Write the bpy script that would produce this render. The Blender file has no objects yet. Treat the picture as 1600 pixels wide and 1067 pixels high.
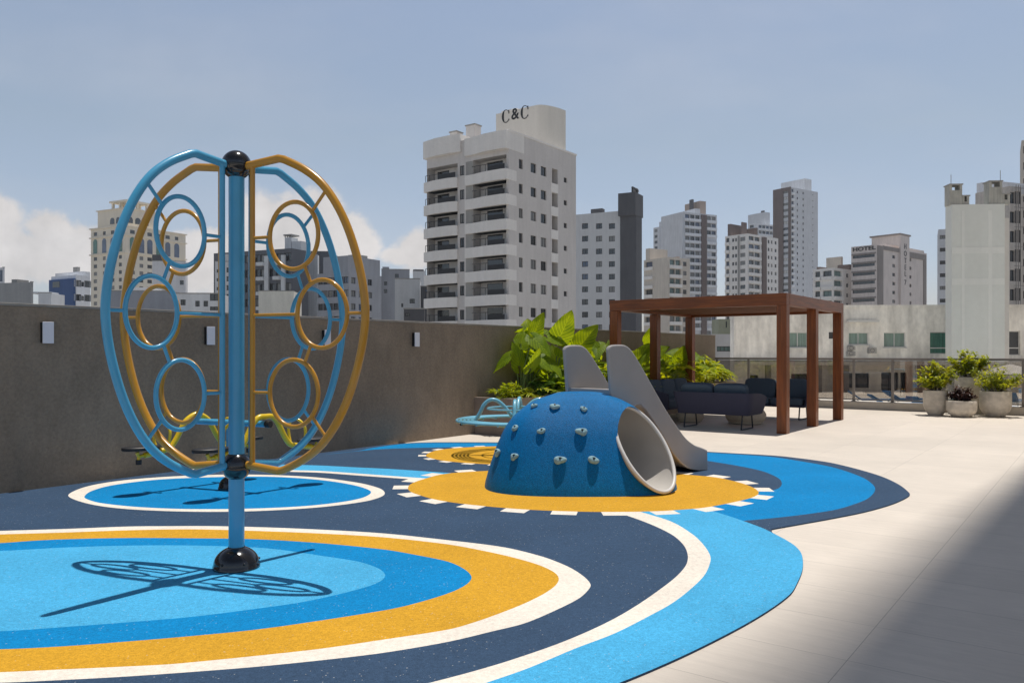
import bpy, bmesh, math, random
from mathutils import Vector, Matrix, geometry
random.seed(7)
PI = math.pi; R = math.radians
sc = bpy.context.scene
# ------------------------------------------------------------ camera, sky, sun, exposure
CAMH = 1.5; FPX = 1254.0; HY = 551.0
cd = bpy.data.cameras.new("camera"); cam = bpy.data.objects.new("camera", cd)
sc.collection.objects.link(cam); sc.camera = cam
cam.location = (0, 0, CAMH); cam.rotation_euler = (PI/2, 0, 0)
cd.sensor_width = 36; cd.lens = 36*FPX/1600; cd.shift_y = 17.5/1600
cd.clip_start = 0.05; cd.clip_end = 9000
SUN = Vector((.115, .136, 1)).normalized()
sun_el = math.asin(SUN.z); sun_rot = math.atan2(SUN.x, SUN.y)
w = bpy.data.worlds.new("World"); sc.world = w; w.use_nodes = True
wn = w.node_tree.nodes; wl = w.node_tree.links
bg = wn["Background"]; bg.inputs[1].default_value = 0.085
sky = wn.new("ShaderNodeTexSky"); sky.sky_type = 'NISHITA'; sky.sun_disc = False
sky.sun_elevation = sun_el; sky.sun_rotation = sun_rot
sky.air_density = 1.0; sky.dust_density = 1.2; sky.ozone_density = 1.3; sky.altitude = 0
def wmath(op, a, b=None, c=None):
    n = wn.new("ShaderNodeMath"); n.operation = op
    for i, v in enumerate((a, b, c)):
        if v is None: continue
        if isinstance(v, (int, float)): n.inputs[i].default_value = v
        else: wl.new(v, n.inputs[i])
    return n.outputs[0]
tc = wn.new("ShaderNodeTexCoord"); sp = wn.new("ShaderNodeSeparateXYZ"); wl.new(tc.outputs['Generated'], sp.inputs[0])
yy = wmath('MAXIMUM', sp.outputs[1], .05)
cu = wmath('DIVIDE', sp.outputs[0], yy); cv = wmath('DIVIDE', sp.outputs[2], yy)
cmb = wn.new("ShaderNodeCombineXYZ"); wl.new(cu, cmb.inputs[0]); wl.new(cv, cmb.inputs[1])
no = wn.new("ShaderNodeTexNoise"); no.inputs['Scale'].default_value = 13; no.inputs['Detail'].default_value = 9
no.inputs['Roughness'].default_value = .6
wl.new(cmb.outputs[0], no.inputs['Vector'])
no2 = wn.new("ShaderNodeTexNoise"); no2.inputs['Scale'].default_value = 5; no2.inputs['Detail'].default_value = 6
vmp = wn.new('ShaderNodeMapping'); vmp.inputs['Rotation'].default_value = (0, 0, R(35)); vmp.inputs['Scale'].default_value = (.45, 1.6, 1)
wl.new(cmb.outputs[0], vmp.inputs[0]); wl.new(vmp.outputs[0], no2.inputs['Vector'])
CLOUDS = [(-.665,.155,.075,.062), (-.61,.118,.11,.05), (-.72,.105,.16,.05), (-.515,.13,.075,.045), (-.58,.155,.04,.03), (-.82,.17,.12,.1),
          (-.40,.11,.06,.05), (-.37,.125,.05,.04), (-.29,.155,.085,.06), (-.24,.165,.045,.055), (-.33,.10,.08,.06), (-.215,.135,.05,.05),
          (-.115,.127,.035,.035), (-.09,.145,.025,.022), (-.13,.12,.035,.014), (1.3,.15,.3,.08), (2.2,.3,.5,.12), (-1.6,.3,.4,.15)]
m = None
for (x, y, rx, ry) in CLOUDS:
    a = wmath('DIVIDE', wmath('SUBTRACT', cu, x), rx); b = wmath('DIVIDE', wmath('SUBTRACT', cv, y), ry)
    d = wmath('SUBTRACT', 1.0, wmath('SQRT', wmath('ADD', wmath('MULTIPLY', a, a), wmath('MULTIPLY', b, b))))
    m = d if m is None else wmath('MAXIMUM', m, d)
dens = wmath('ADD', m, wmath('MULTIPLY', wmath('SUBTRACT', no.outputs[0], .5), 1.9))
mr = wn.new("ShaderNodeMapRange"); mr.interpolation_type = 'SMOOTHSTEP'; wl.new(dens, mr.inputs[0])
mr.inputs[1].default_value = 0.02; mr.inputs[2].default_value = .42
# thin high veil
veil = wmath('MULTIPLY', wmath('MAXIMUM', wmath('SUBTRACT', no2.outputs[0], .45), 0), .55)
fac = wmath('MINIMUM', wmath('ADD', wmath('MULTIPLY', mr.outputs[0], .93), veil), 1)
cr = wn.new("ShaderNodeMapRange"); wl.new(no.outputs[0], cr.inputs[0])
cr.inputs[1].default_value = .35; cr.inputs[2].default_value = .7; cr.inputs[3].default_value = 7.6; cr.inputs[4].default_value = 10.2
cc = wn.new("ShaderNodeVectorMath"); cc.operation = 'SCALE'; cc.inputs[0].default_value = (1.0, .955, .93); wl.new(cr.outputs[0], cc.inputs['Scale'])
tint = wn.new("ShaderNodeVectorMath"); tint.operation = 'MULTIPLY'; 
gr = wn.new("ShaderNodeValToRGB"); wl.new(sp.outputs[2], gr.inputs[0]); e = gr.color_ramp.elements
e[0].position = .02; e[0].color = (.50, .47, .53, 1); e[1].position = 1.0; e[1].color = (.13, .13, .13, 1)
for pos, c in ((.09, (.51, .475, .50)), (.25, (.58, .51, .445)), (.42, (.635, .56, .495)), (.66, (.22, .205, .19))):
    q = e.new(pos); q.color = (*c, 1)
g3 = wn.new("ShaderNodeVectorMath"); g3.operation = 'SCALE'; g3.inputs['Scale'].default_value = 3; wl.new(gr.outputs[0], g3.inputs[0]); wl.new(g3.outputs[0], tint.inputs[1])
wl.new(sky.outputs[0], tint.inputs[0])
mx = wn.new("ShaderNodeMix"); mx.data_type = 'RGBA'; wl.new(fac, mx.inputs[0]); wl.new(tint.outputs[0], mx.inputs[6]); wl.new(cc.outputs[0], mx.inputs[7])
wl.new(mx.outputs[2], bg.inputs[0])
sd = bpy.data.lights.new("sun", 'SUN'); so = bpy.data.objects.new("sun", sd); sc.collection.objects.link(so)
sd.energy = 4.2; sd.angle = R(.53); sd.color = (1, .955, .89)
so.rotation_euler = SUN.to_track_quat('Z', 'Y').to_euler()
sc.view_settings.view_transform = 'Standard'; sc.view_settings.look = 'None'; sc.view_settings.exposure = 0.0; sc.view_settings.gamma = 1
# ------------------------------------------------------------ helpers
A = math.atan2(.8032, .5957)                      # terrace axis u; v is 90 degrees to its left
def uv(u, v, z=0): return Vector((.5957*u-.8032*v, .8032*u+.5957*v, z))
def gp(px, py, z=0.0):
    Y = (CAMH-z)*FPX/(py-HY); return Vector(((px-800)/FPX*Y, Y, z))
def at(px, py, Y): return Vector(((px-800)/FPX*Y, Y, CAMH+(HY-py)*Y/FPX))
COL = sc.collection
class MB:
    def __init__(s): s.v = []; s.f = []; s.mi = []; s.uvs = None
    def quad(s, a, b, c, d, mi=0):
        n = len(s.v); s.v += [tuple(a), tuple(b), tuple(c), tuple(d)]; s.f.append((n, n+1, n+2, n+3)); s.mi.append(mi)
    def box(s, x0, x1, y0, y1, z0, z1, mi=0):
        n = len(s.v)
        s.v += [(x, y, z) for z in (z0, z1) for (x, y) in ((x0,y0),(x1,y0),(x1,y1),(x0,y1))]
        for f in ((0,3,2,1),(4,5,6,7),(0,1,5,4),(1,2,6,5),(2,3,7,6),(3,0,4,7)):
            s.f.append(tuple(n+i for i in f)); s.mi.append(mi)
        return s
    def prism(s, poly, z0, z1, M=None, mi=0):
        n = len(s.v); k = len(poly)
        for z in (z0, z1):
            for p in poly:
                q = Vector((p[0], p[1], z)); s.v.append(tuple(M @ q if M else q))
        s.f.append(tuple(n+i for i in reversed(range(k)))); s.f.append(tuple(n+k+i for i in range(k))); s.mi += [mi, mi]
        for i in range(k):
            j = (i+1) % k; s.f.append((n+i, n+j, n+k+j, n+k+i)); s.mi.append(mi)
        return s
    def tube(s, pts, r, n=10, closed=False, cap=True):
        pts = [Vector(p) for p in pts]; N = len(pts); base = len(s.v)
        rr = r if isinstance(r, (list, tuple)) else [r]*N
        prev = None
        for i, p in enumerate(pts):
            if closed: t = pts[(i+1) % N]-pts[i-1]
            else: t = pts[min(i+1, N-1)]-pts[max(i-1, 0)]
            t.normalize()
            if prev is None:
                up = Vector((0,0,1)) if abs(t.z) < .9 else Vector((1,0,0))
                nrm = t.cross(up).normalized()
            else: nrm = (prev-t*prev.dot(t)).normalized()
            prev = nrm; bn = t.cross(nrm)
            for k in range(n):
                a = 2*PI*k/n; s.v.append(tuple(p+(nrm*math.cos(a)+bn*math.sin(a))*rr[i]))
        M = N if closed else N-1
        off = 0
        if closed:   # align the seam
            a0 = Vector(s.v[base])-pts[0]; best = 9
            t = (pts[1]-pts[-1]).normalized(); last = prev-t*prev.dot(t)
            b = t.cross(a0.normalized()); ang = math.atan2(last.dot(b), last.dot(a0.normalized()))
            off = round(ang/(2*PI/n)) % n
        for i in range(M):
            j = (i+1) % N; o = off if (closed and j == 0) else 0
            for k in range(n):
                k2 = (k+1) % n
                s.f.append((base+i*n+k, base+i*n+k2, base+j*n+(k2+o) % n, base+j*n+(k+o) % n)); s.mi.append(0)
        if cap and not closed:
            s.f.append(tuple(base+k for k in reversed(range(n)))); s.f.append(tuple(base+(N-1)*n+k for k in range(n))); s.mi += [0, 0]
        return s
    def lathe(s, prof, n=32, c=(0,0,0), mi=0):
        b = len(s.v)
        for (r, z) in prof:
            for k in range(n):
                a = 2*PI*k/n; s.v.append((c[0]+r*math.cos(a), c[1]+r*math.sin(a), c[2]+z))
        for i in range(len(prof)-1):
            for k in range(n):
                k2 = (k+1) % n; s.f.append((b+i*n+k, b+i*n+k2, b+(i+1)*n+k2, b+(i+1)*n+k)); s.mi.append(mi)
        return s
    def ball(s, c, r, n=24, m=14, sx=1, sy=1, sz=1, e=1.0):
        pr = lambda x: math.copysign(abs(x)**e, x)
        b = len(s.v)
        for i in range(m+1):
            t = -PI/2+PI*i/m
            for k in range(n):
                a = 2*PI*k/n
                s.v.append((c[0]+r*sx*pr(math.cos(t))*pr(math.cos(a)), c[1]+r*sy*pr(math.cos(t))*pr(math.sin(a)), c[2]+r*sz*pr(math.sin(t))))
        for i in range(m):
            for k in range(n):
                k2 = (k+1) % n; s.f.append((b+i*n+k, b+i*n+k2, b+(i+1)*n+k2, b+(i+1)*n+k)); s.mi.append(0)
        return s
    def build(s, name, mat, parent=None, smooth=False, bevel=0, seg=2, loc=None, rz=0, auto=40):
        me = bpy.data.meshes.new(name); me.from_pydata(s.v, [], s.f)
        for mt in (mat if isinstance(mat, (list, tuple)) else [mat]): me.materials.append(mt)
        if any(s.mi): me.polygons.foreach_set('material_index', s.mi)
        if s.uvs:
            ul = me.uv_layers.new(name='uv'); 
            for p in me.polygons:
                for li in p.loop_indices: ul.data[li].uv = s.uvs[me.loops[li].vertex_index]
        bm = bmesh.new(); bm.from_mesh(me); bmesh.ops.recalc_face_normals(bm, faces=bm.faces)
        if smooth:
            for f in bm.faces: f.smooth = True
            for e in bm.edges:
                if len(e.link_faces) == 2 and e.calc_face_angle(0) > R(auto): e.smooth = False
        bm.to_mesh(me); bm.free()
        o = bpy.data.objects.new(name, me); COL.objects.link(o)
        if parent: o.parent = parent
        if loc is not None: o.location = loc
        if rz: o.rotation_euler.z = rz
        if bevel:
            md = o.modifiers.new('bevel', 'BEVEL'); md.width = bevel; md.segments = seg; md.limit_method = 'ANGLE'; md.angle_limit = R(35)
            md.harden_normals = False
        return o
def tag(o, label=None, cat=None, group=None, kind=None):
    if label: o['label'] = label
    if cat: o['category'] = cat
    if group: o['group'] = group
    if kind: o['kind'] = kind
    return o
def thing(name, label, cat, loc=(0,0,0), rz=0, group=None):
    o = bpy.data.objects.new(name, None); COL.objects.link(o); o.location = loc; o.rotation_euler.z = rz
    o.empty_display_size = .2
    return tag(o, label, cat, group)
def copy_tree(o, parent=None):
    c = o.copy(); COL.objects.link(c); c.parent = parent
    for ch in list(o.children): copy_tree(ch, c)
    return c
def spline(P, n=8, closed=False):
    P = [Vector(p) for p in P]; N = len(P); out = []
    for i in range(N if closed else N-1):
        if closed: p0, p1, p2, p3 = P[i-1], P[i], P[(i+1) % N], P[(i+2) % N]
        else: p0, p1, p2, p3 = P[max(i-1, 0)], P[i], P[i+1], P[min(i+2, N-1)]
        for k in range(n):
            t = k/n
            # centripetal-ish tension
            m1 = (p2-p0)*.5; m2 = (p3-p1)*.5; L = (p2-p1).length
            if m1.length > 1.0*L and L > 0: m1 = m1*(L/m1.length)
            if m2.length > 1.0*L and L > 0: m2 = m2*(L/m2.length)
            t2 = t*t; t3 = t2*t
            out.append(p1*(2*t3-3*t2+1)+m1*(t3-2*t2+t)+p2*(-2*t3+3*t2)+m2*(t3-t2))
    if not closed: out.append(P[-1])
    return out
# ------------------------------------------------------------ materials
MATS = {}
def s2l(c): return tuple((x/12.92 if x <= .04045 else ((x+.055)/1.055)**2.4) for x in c)
def mat(name, col, rough=.6, metal=0, noise=None, bump=None, spec=.5, coat=0, extra=None, space='Object'):
    """noise=(scale, amount, detail[, stretch]); bump=(scale, strength, distance)"""
    m = bpy.data.materials.new(name); m.use_nodes = True; MATS[name] = m
    nt = m.node_tree; N = nt.nodes; L = nt.links; b = N['Principled BSDF']
    b.inputs['Base Color'].default_value = (*col, 1); b.inputs['Roughness'].default_value = rough
    b.inputs['Metallic'].default_value = metal; b.inputs['Specular IOR Level'].default_value = spec
    b.inputs['Coat Weight'].default_value = coat; b.inputs['Coat Roughness'].default_value = .08
    if noise or bump:
        t = N.new('ShaderNodeTexCoord')
    cur = None
    if noise:
        items = noise if isinstance(noise, list) else [noise]
        for it in items:
            nn = N.new('ShaderNodeTexNoise'); nn.inputs['Scale'].default_value = it[0]; nn.inputs['Detail'].default_value = it[2] if len(it) > 2 else 5
            src = t.outputs[space]
            if len(it) > 3:
                mp = N.new('ShaderNodeMapping'); mp.inputs['Scale'].default_value = it[3]; L.new(src, mp.inputs[0]); src = mp.outputs[0]
            L.new(src, nn.inputs['Vector'])
            r = N.new('ShaderNodeMapRange'); L.new(nn.outputs[0], r.inputs[0]); r.inputs[1].default_value = .3; r.inputs[2].default_value = .7
            r.inputs[3].default_value = 1-it[1]; r.inputs[4].default_value = 1+it[1]
            v = N.new('ShaderNodeVectorMath'); v.operation = 'SCALE'; L.new(r.outputs[0], v.inputs['Scale'])
            if cur is None: v.inputs[0].default_value = col
            else: L.new(cur, v.inputs[0])
            cur = v.outputs[0]
        L.new(cur, b.inputs['Base Color'])
    if bump:
        nn = N.new('ShaderNodeTexNoise'); nn.inputs['Scale'].default_value = bump[0]; nn.inputs['Detail'].default_value = 4
        L.new(t.outputs[space], nn.inputs['Vector'])
        bp = N.new('ShaderNodeBump'); bp.inputs['Strength'].default_value = bump[1]; bp.inputs['Distance'].default_value = bump[2]
        L.new(nn.outputs[0], bp.inputs['Height']); L.new(bp.outputs[0], b.inputs['Normal'])
    if extra: extra(nt, b)
    return m
def rubber(name, col, rough=.85, dust=.35, bump=.3, amp=.17):
    # EPDM granules: cell-sized speckle of lighter and darker grains
    m = bpy.data.materials.new(name); m.use_nodes = True; nt = m.node_tree; N = nt.nodes; L = nt.links; b = N['Principled BSDF']
    b.inputs['Roughness'].default_value = rough; b.inputs['Specular IOR Level'].default_value = .16
    t = N.new('ShaderNodeTexCoord'); vo = N.new('ShaderNodeTexVoronoi'); vo.inputs['Scale'].default_value = 170
    L.new(t.outputs['Object'], vo.inputs['Vector'])
    bw = N.new('ShaderNodeSeparateColor'); L.new(vo.outputs['Color'], bw.inputs[0])
    r = N.new('ShaderNodeMapRange'); L.new(bw.outputs[0], r.inputs[0]); r.inputs[3].default_value = 1-amp; r.inputs[4].default_value = 1+amp
    n1 = N.new('ShaderNodeTexNoise'); n1.inputs['Scale'].default_value = 1.3; n1.inputs['Detail'].default_value = 6; L.new(t.outputs['Object'], n1.inputs['Vector'])
    r1 = N.new('ShaderNodeMapRange'); L.new(n1.outputs[0], r1.inputs[0]); r1.inputs[1].default_value = .3; r1.inputs[2].default_value = .7; r1.inputs[3].default_value = .93; r1.inputs[4].default_value = 1.07
    n2 = N.new('ShaderNodeTexNoise'); n2.inputs['Scale'].default_value = 45; n2.inputs['Detail'].default_value = 3; L.new(t.outputs['Object'], n2.inputs['Vector'])
    r2 = N.new('ShaderNodeMapRange'); L.new(n2.outputs[0], r2.inputs[0]); r2.inputs[1].default_value = .3; r2.inputs[2].default_value = .7; r2.inputs[3].default_value = .9; r2.inputs[4].default_value = 1.1
    mu = N.new('ShaderNodeMath'); mu.operation = 'MULTIPLY'; L.new(r.outputs[0], mu.inputs[0]); L.new(r1.outputs[0], mu.inputs[1])
    mu2 = N.new('ShaderNodeMath'); mu2.operation = 'MULTIPLY'; L.new(mu.outputs[0], mu2.inputs[0]); L.new(r2.outputs[0], mu2.inputs[1])
    v = N.new('ShaderNodeVectorMath'); v.operation = 'SCALE'; v.inputs[0].default_value = col; L.new(mu2.outputs[0], v.inputs['Scale'])
    # a rare pale dusty grain
    gt = N.new('ShaderNodeMath'); gt.operation = 'GREATER_THAN'; L.new(bw.outputs[1], gt.inputs[0]); gt.inputs[1].default_value = .996
    mg = N.new('ShaderNodeMath'); mg.operation = 'MULTIPLY'; L.new(gt.outputs[0], mg.inputs[0]); mg.inputs[1].default_value = dust
    mx = N.new('ShaderNodeMix'); mx.data_type = 'RGBA'; L.new(mg.outputs[0], mx.inputs[0]); L.new(v.outputs[0], mx.inputs[6]); mx.inputs[7].default_value = (.7, .68, .62, 1)
    L.new(mx.outputs[2], b.inputs['Base Color'])
    bp = N.new('ShaderNodeBump'); bp.inputs['Strength'].default_value = bump; bp.inputs['Distance'].default_value = .003
    L.new(vo.outputs['Distance'], bp.inputs['Height']); L.new(bp.outputs[0], b.inputs['Normal'])
    return m
M = {}
M['navy'] = rubber('navy_rubber', (.035, .067, .122))
M['mid'] = rubber('blue_rubber', (.0, .20, .47))
M['light'] = rubber('light_blue_rubber', (.062, .36, .62))
M['yellow'] = rubber('yellow_rubber', (.57, .30, .022))
M['white'] = rubber('white_rubber', (.74, .675, .59), dust=0, bump=.2, amp=.07)
M['dome_blue'] = rubber('dome_rubber', (.0, .148, .385), .42, dust=0, bump=1.0, amp=.3)
M['sky_tube'] = mat('light_blue_powder_coat', (.07, .36, .58), .3, 0, (6, .06), spec=.5, coat=.25)
M['orange_tube'] = mat('ochre_powder_coat', (.50, .235, .015), .28, 0, (6, .06), coat=.3)
M['yellow_tube'] = mat('yellow_powder_coat', (.78, .53, .012), .32, 0, (6, .06), coat=.3)
M['aqua_tube'] = mat('pale_blue_powder_coat', (.17, .46, .60), .3, 0, (6, .06), coat=.3)
M['black'] = mat('black_moulded_plastic', (.008, .008, .010), .17, 0, (20, .2), spec=.6, coat=.4)
M['black_matte'] = mat('black_rubber_plastic', (.012, .012, .014), .5, 0)
M['hold'] = mat('pale_aqua_climbing_hold', (.26, .42, .46), .8, 0, (25, .18), (40, .3, .01))
M['slide'] = mat('grey_moulded_plastic', (.40, .37, .345), .30, 0, (3, .05), (60, .05, .002), coat=.15)
M['tunnel'] = mat('off_white_moulded_plastic', (.50, .47, .43), .42, 0, (4, .05))
for nm_, st_ in (('wood', (12, 12, .9)), ('wood_x', (.9, 12, 12)), ('wood_y', (12, .9, 12))):
    M[nm_] = mat('reddish_stained_timber_'+{'wood': 'post', 'wood_x': 'side_beam', 'wood_y': 'front_beam'}[nm_], (.20, .052, .008), .5, 0, [(1.6, .30, 7, st_), (5, .16, 5, st_), (1.2, .12, 3)], (60, .10, .003), spec=.4, coat=.18)
M['ceiling'] = mat('timber_plank_ceiling', (.16, .052, .020), .75, 0, [(2.2, .22, 6, (1, 9, 1)), (20, .1, 4)], (60, .1, .004), spec=.2)
M['fabric'] = mat('slate_blue_cushion_fabric', (.070, .100, .135), .9, 0, (120, .2, 2), (220, .3, .002))
M['weave'] = mat('dark_navy_woven_frame', (.022, .024, .056), .7, 0, (150, .35, 2), (160, .6, .003))
M['rail'] = mat('bronze_grey_aluminium', (.22, .195, .175), .45, .2, (10, .08))
M['pot'] = mat('rough_concrete_pot', (.60, .54, .455), .9, 0, [(9, .16, 6), (2, .14, 3, (1,1,3))], (50, .5, .006))
M['pouf'] = mat('sand_beige_pouf', (.50, .42, .31), .8, 0, (60, .15, 3), (90, .4, .004))
M['soil'] = mat('dark_planting_soil', (.02, .014, .009), .95, 0, (30, .4, 4), (30, .6, .02))
M['stone'] = mat('grey_brown_stone_cladding', (.17, .14, .115), .8, 0, [(1.5, .12, 6), (14, .12, 5), (90, .16, 2)], (80, .25, .002))
M['kerb'] = mat('beige_render_kerb', (.45, .405, .35), .85, 0, (5, .08))
M['lamp_white'] = mat('white_painted_metal', (.78, .77, .82), .35, 0)
M['glass_win'] = mat('window_glass', (.018, .022, .026), .06, 0, (.35, .6, 2), spec=1.0)
M['glass_blue'] = mat('bluish_window_glass', (.05, .08, .15), .08, 0, (.35, .3, 2), spec=1.0)
M['curtain_pale'] = mat('pale_curtain_behind_glass', (.22, .22, .21), .25, 0, (3, .2, 3, (12, 12, 1)), spec=.8)
M['curtain_green'] = mat('green_curtain_behind_glass', (.05, .17, .13), .25, 0, (1.5, .35, 3, (8, 8, .5)), spec=.8)
M['curtain_pale_green'] = mat('pale_green_curtain', (.20, .29, .25), .25, 0, (1.5, .25, 3, (8, 8, .5)), spec=.8)
M['frame_white'] = mat('white_window_frame', (.62, .62, .60), .5)
M['frame_dark'] = mat('dark_window_frame', (.03, .03, .033), .5)
# ------------------------------------------------------------ ground and terrace
GZ = -3.6
def deck_extra(nt, b):
    N = nt.nodes; L = nt.links
    t = N.new('ShaderNodeTexCoord'); mp = N.new('ShaderNodeMapping'); mp.inputs['Location'].default_value = (.08, .18, 0)
    L.new(t.outputs['Object'], mp.inputs[0])
    br = N.new('ShaderNodeTexBrick'); br.offset = 0.0; br.inputs['Scale'].default_value = 1
    br.inputs['Brick Width'].default_value = .6; br.inputs['Row Height'].default_value = 1.2; br.inputs['Mortar Size'].default_value = .0022
    br.inputs['Mortar Smooth'].default_value = .2; br.inputs['Bias'].default_value = 0
    br.inputs['Color1'].default_value = (.0, .0, .0, 1); br.inputs['Color2'].default_value = (1, 1, 1, 1); br.inputs['Mortar'].default_value = (.5, .5, .5, 1)
    L.new(mp.outputs[0], br.inputs['Vector'])
    def noise(scale, st, det=6):
        mm = N.new('ShaderNodeMapping'); mm.inputs['Scale'].default_value = st; L.new(t.outputs['Object'], mm.inputs[0])
        n = N.new('ShaderNodeTexNoise'); n.inputs['Scale'].default_value = scale; n.inputs['Detail'].default_value = det
        L.new(mm.outputs[0], n.inputs['Vector']); return n.outputs[0]
    def mp_(x, a, b_):
        r = N.new('ShaderNodeMapRange'); L.new(x, r.inputs[0]); r.inputs[1].default_value = .3; r.inputs[2].default_value = .7; r.inputs[3].default_value = a; r.inputs[4].default_value = b_; return r.outputs[0]
    def mul(a, c):
        k = N.new('ShaderNodeMath'); k.operation = 'MULTIPLY'; L.new(a, k.inputs[0]); L.new(c, k.inputs[1]); return k.outputs[0]
    k = mul(mp_(noise(3.2, (7, .6, 1)), .955, 1.04), mp_(noise(.5, (1, 1, 1), 4), .93, 1.05))
    k = mul(k, mp_(noise(14, (6, .8, 1), 3), .965, 1.035))
    k = mul(k, mp_(noise(2.2, (1, 1, 1), 8), .96, 1.03))
    sp_ = N.new('ShaderNodeSeparateColor'); L.new(br.outputs[0], sp_.inputs[0])
    r = N.new('ShaderNodeMapRange'); L.new(sp_.outputs[0], r.inputs[0]); r.inputs[3].default_value = .965; r.inputs[4].default_value = 1.02
    k = mul(k, r.outputs[0])
    v = N.new('ShaderNodeVectorMath'); v.operation = 'SCALE'; v.inputs[0].default_value = (.655, .585, .505); L.new(k, v.inputs['Scale'])
    mx = N.new('ShaderNodeMix'); mx.data_type = 'RGBA'; L.new(br.outputs['Fac'], mx.inputs[0]); L.new(v.outputs[0], mx.inputs[6]); mx.inputs[7].default_value = (.36, .32, .275, 1)
    L.new(mx.outputs[2], b.inputs['Base Color'])
M['deck'] = mat('pale_beige_porcelain_tiles', (.66, .58, .49), .62, extra=deck_extra, spec=.35)
M['ground'] = mat('city_ground_asphalt', (.30, .285, .26), .9, 0, [(.02, .4, 5), (.4, .2, 4)])
g = MB(); g.quad((-4000, -4000, 0), (4000, -4000, 0), (4000, 4000, 0), (-4000, 4000, 0))
tag(g.build('ground', M['ground'], loc=(0, 0, GZ)), kind='structure')
UEND = 22.62; VW = 9.4
d = MB(); d.box(-14, UEND+.32, -22, VW+.25, -.35, 0); tag(d.build('terrace_floor', M['deck'], rz=A), kind='structure')
d = MB(); d.box(-14, UEND+.3, -22, VW+.23, GZ+.004, -.353)
tag(d.build('podium', mat('podium_render', (.34, .32, .30), .85, 0, (.5, .1)), rz=A), kind='structure')

# ------------------------------------------------------------ the pattern of the rubber play surface
RZ = .012
def P(*a): return list(zip(a[0::2], a[1::2]))
def ring(c, px=True, closed=True, n=7):
    q = [gp(x, y, RZ).xy for (x, y) in c]
    return [v.to_2d() if len(v) > 2 else v for v in spline([Vector((p.x, p.y, 0)) for p in q], n, closed)]
def wallp(px, off=.02):        # ground point just behind the face of the wall, seen at px
    r = (px-800)/FPX; u = (.8032*VW+.5957*VW*r)/(.5957-.8032*r)
    return uv(u, VW+off, 0)
L0 = P(-900,800, -300,830) ; L0 = []
base_edge = P(620,693.3, 650,691.3, 700,690.6, 800,691.2, 950,695.5, 1107,705.5, 1210,711.5, 1260,717, 1300,723, 1345,734, 1380,745, 1405,757, 1418,767, 1421.5,772.5, 1412,779, 1390,788, 1350,799, 1300,809, 1250,818, 1206,826, 1206,829, 1207.5,832, 1228,843, 1243,853, 1252,864, 1254.8,878, 1253.3,892, 1246.3,909, 1235.3,927, 1205.3,950, 1160.3,977, 1100.3,1008, 1040.3,1036, 965.5,1067, 860,1105.5, 650,1171, 200,1262, -300,1300)
lay = []
q = [gp(x, y, RZ) for (x, y) in base_edge]
bl = [v.to_2d() for v in spline(q, 5, False)]
bl += [uv(-2.5, 3.0).to_2d(), uv(-2.5, VW+.02).to_2d(), wallp(595).to_2d()]
lay.append((bl, 0))
def add(c, mi, n=7): lay.append(([Vector((v[0], v[1])) for v in ring(c, n=n)], mi))
# blue outer field, navy inner field
add(P(480,715, 560,704, 580,700, 620,694.3, 650,692.3, 700,691.8, 800,692.5, 950,697, 1107,706.8, 1200,713, 1240,718.5, 1300,729.5, 1345,744.5, 1364,757, 1367,766.5, 1355,779, 1330,789, 1300,797, 1240,805.5, 1160,813.5, 1080,820, 900,815, 600,790, 500,740), 1)
add(P(300,720, 480,712, 560,704.5, 590,701.8, 640,699.8, 725,698.2, 800,698, 950,702, 1050,711, 1107,720, 1150,727, 1190,735.5, 1215,746, 1221.5,754, 1218,761.5, 1208,765.5, 1195,767, 1150,772, 1100,790, 1080,818, 900,830, 600,830, 200,800, 200,740), 0)
# large ring: light blue, white, navy
add(P(200,732, 360,722.5, 420,724.5, 455,725.8, 500,727, 560,730, 620,733, 700,738.5, 800,744, 900,752, 1000,770, 1095,793, 1130,803, 1160,813, 1190,824, 1207,832, 1228,843, 1243,853, 1252,864, 1254.5,878, 1253,892, 1246,909, 1235,927, 1205,950, 1160,977, 1100,1008, 1040,1036, 965,1067, 860,1105, 650,1170, 200,1260, -500,1300, -1500,1000, -700,800), 2)
add(P(200,736, 360,729.5, 445,734, 500,735.5, 560,739.5, 650,746, 750,752, 850,765, 950,785, 1010,802, 1050,815, 1083,835, 1101,853, 1110,869, 1108.5,882, 1100,899, 1080,919, 1050,942, 1010,964, 960,989, 900,1012, 850,1033, 815,1047, 750,1069, 600,1115, 200,1190, -400,1230, -1300,1000, -600,810), 4)
add(P(150,741, 360,732, 445,736.4, 500,738.2, 560,742.6, 650,749, 750,757, 850,772, 940,792, 975,803.5, 1015,818, 1050,835, 1068,851, 1074.5,866, 1073,880, 1063,894, 1045,910, 1000,942, 950,971, 880,1002, 800,1030, 740,1048, 660,1069, 500,1110, 200,1160, -400,1190, -1150,1000, -550,820), 0)
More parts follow.
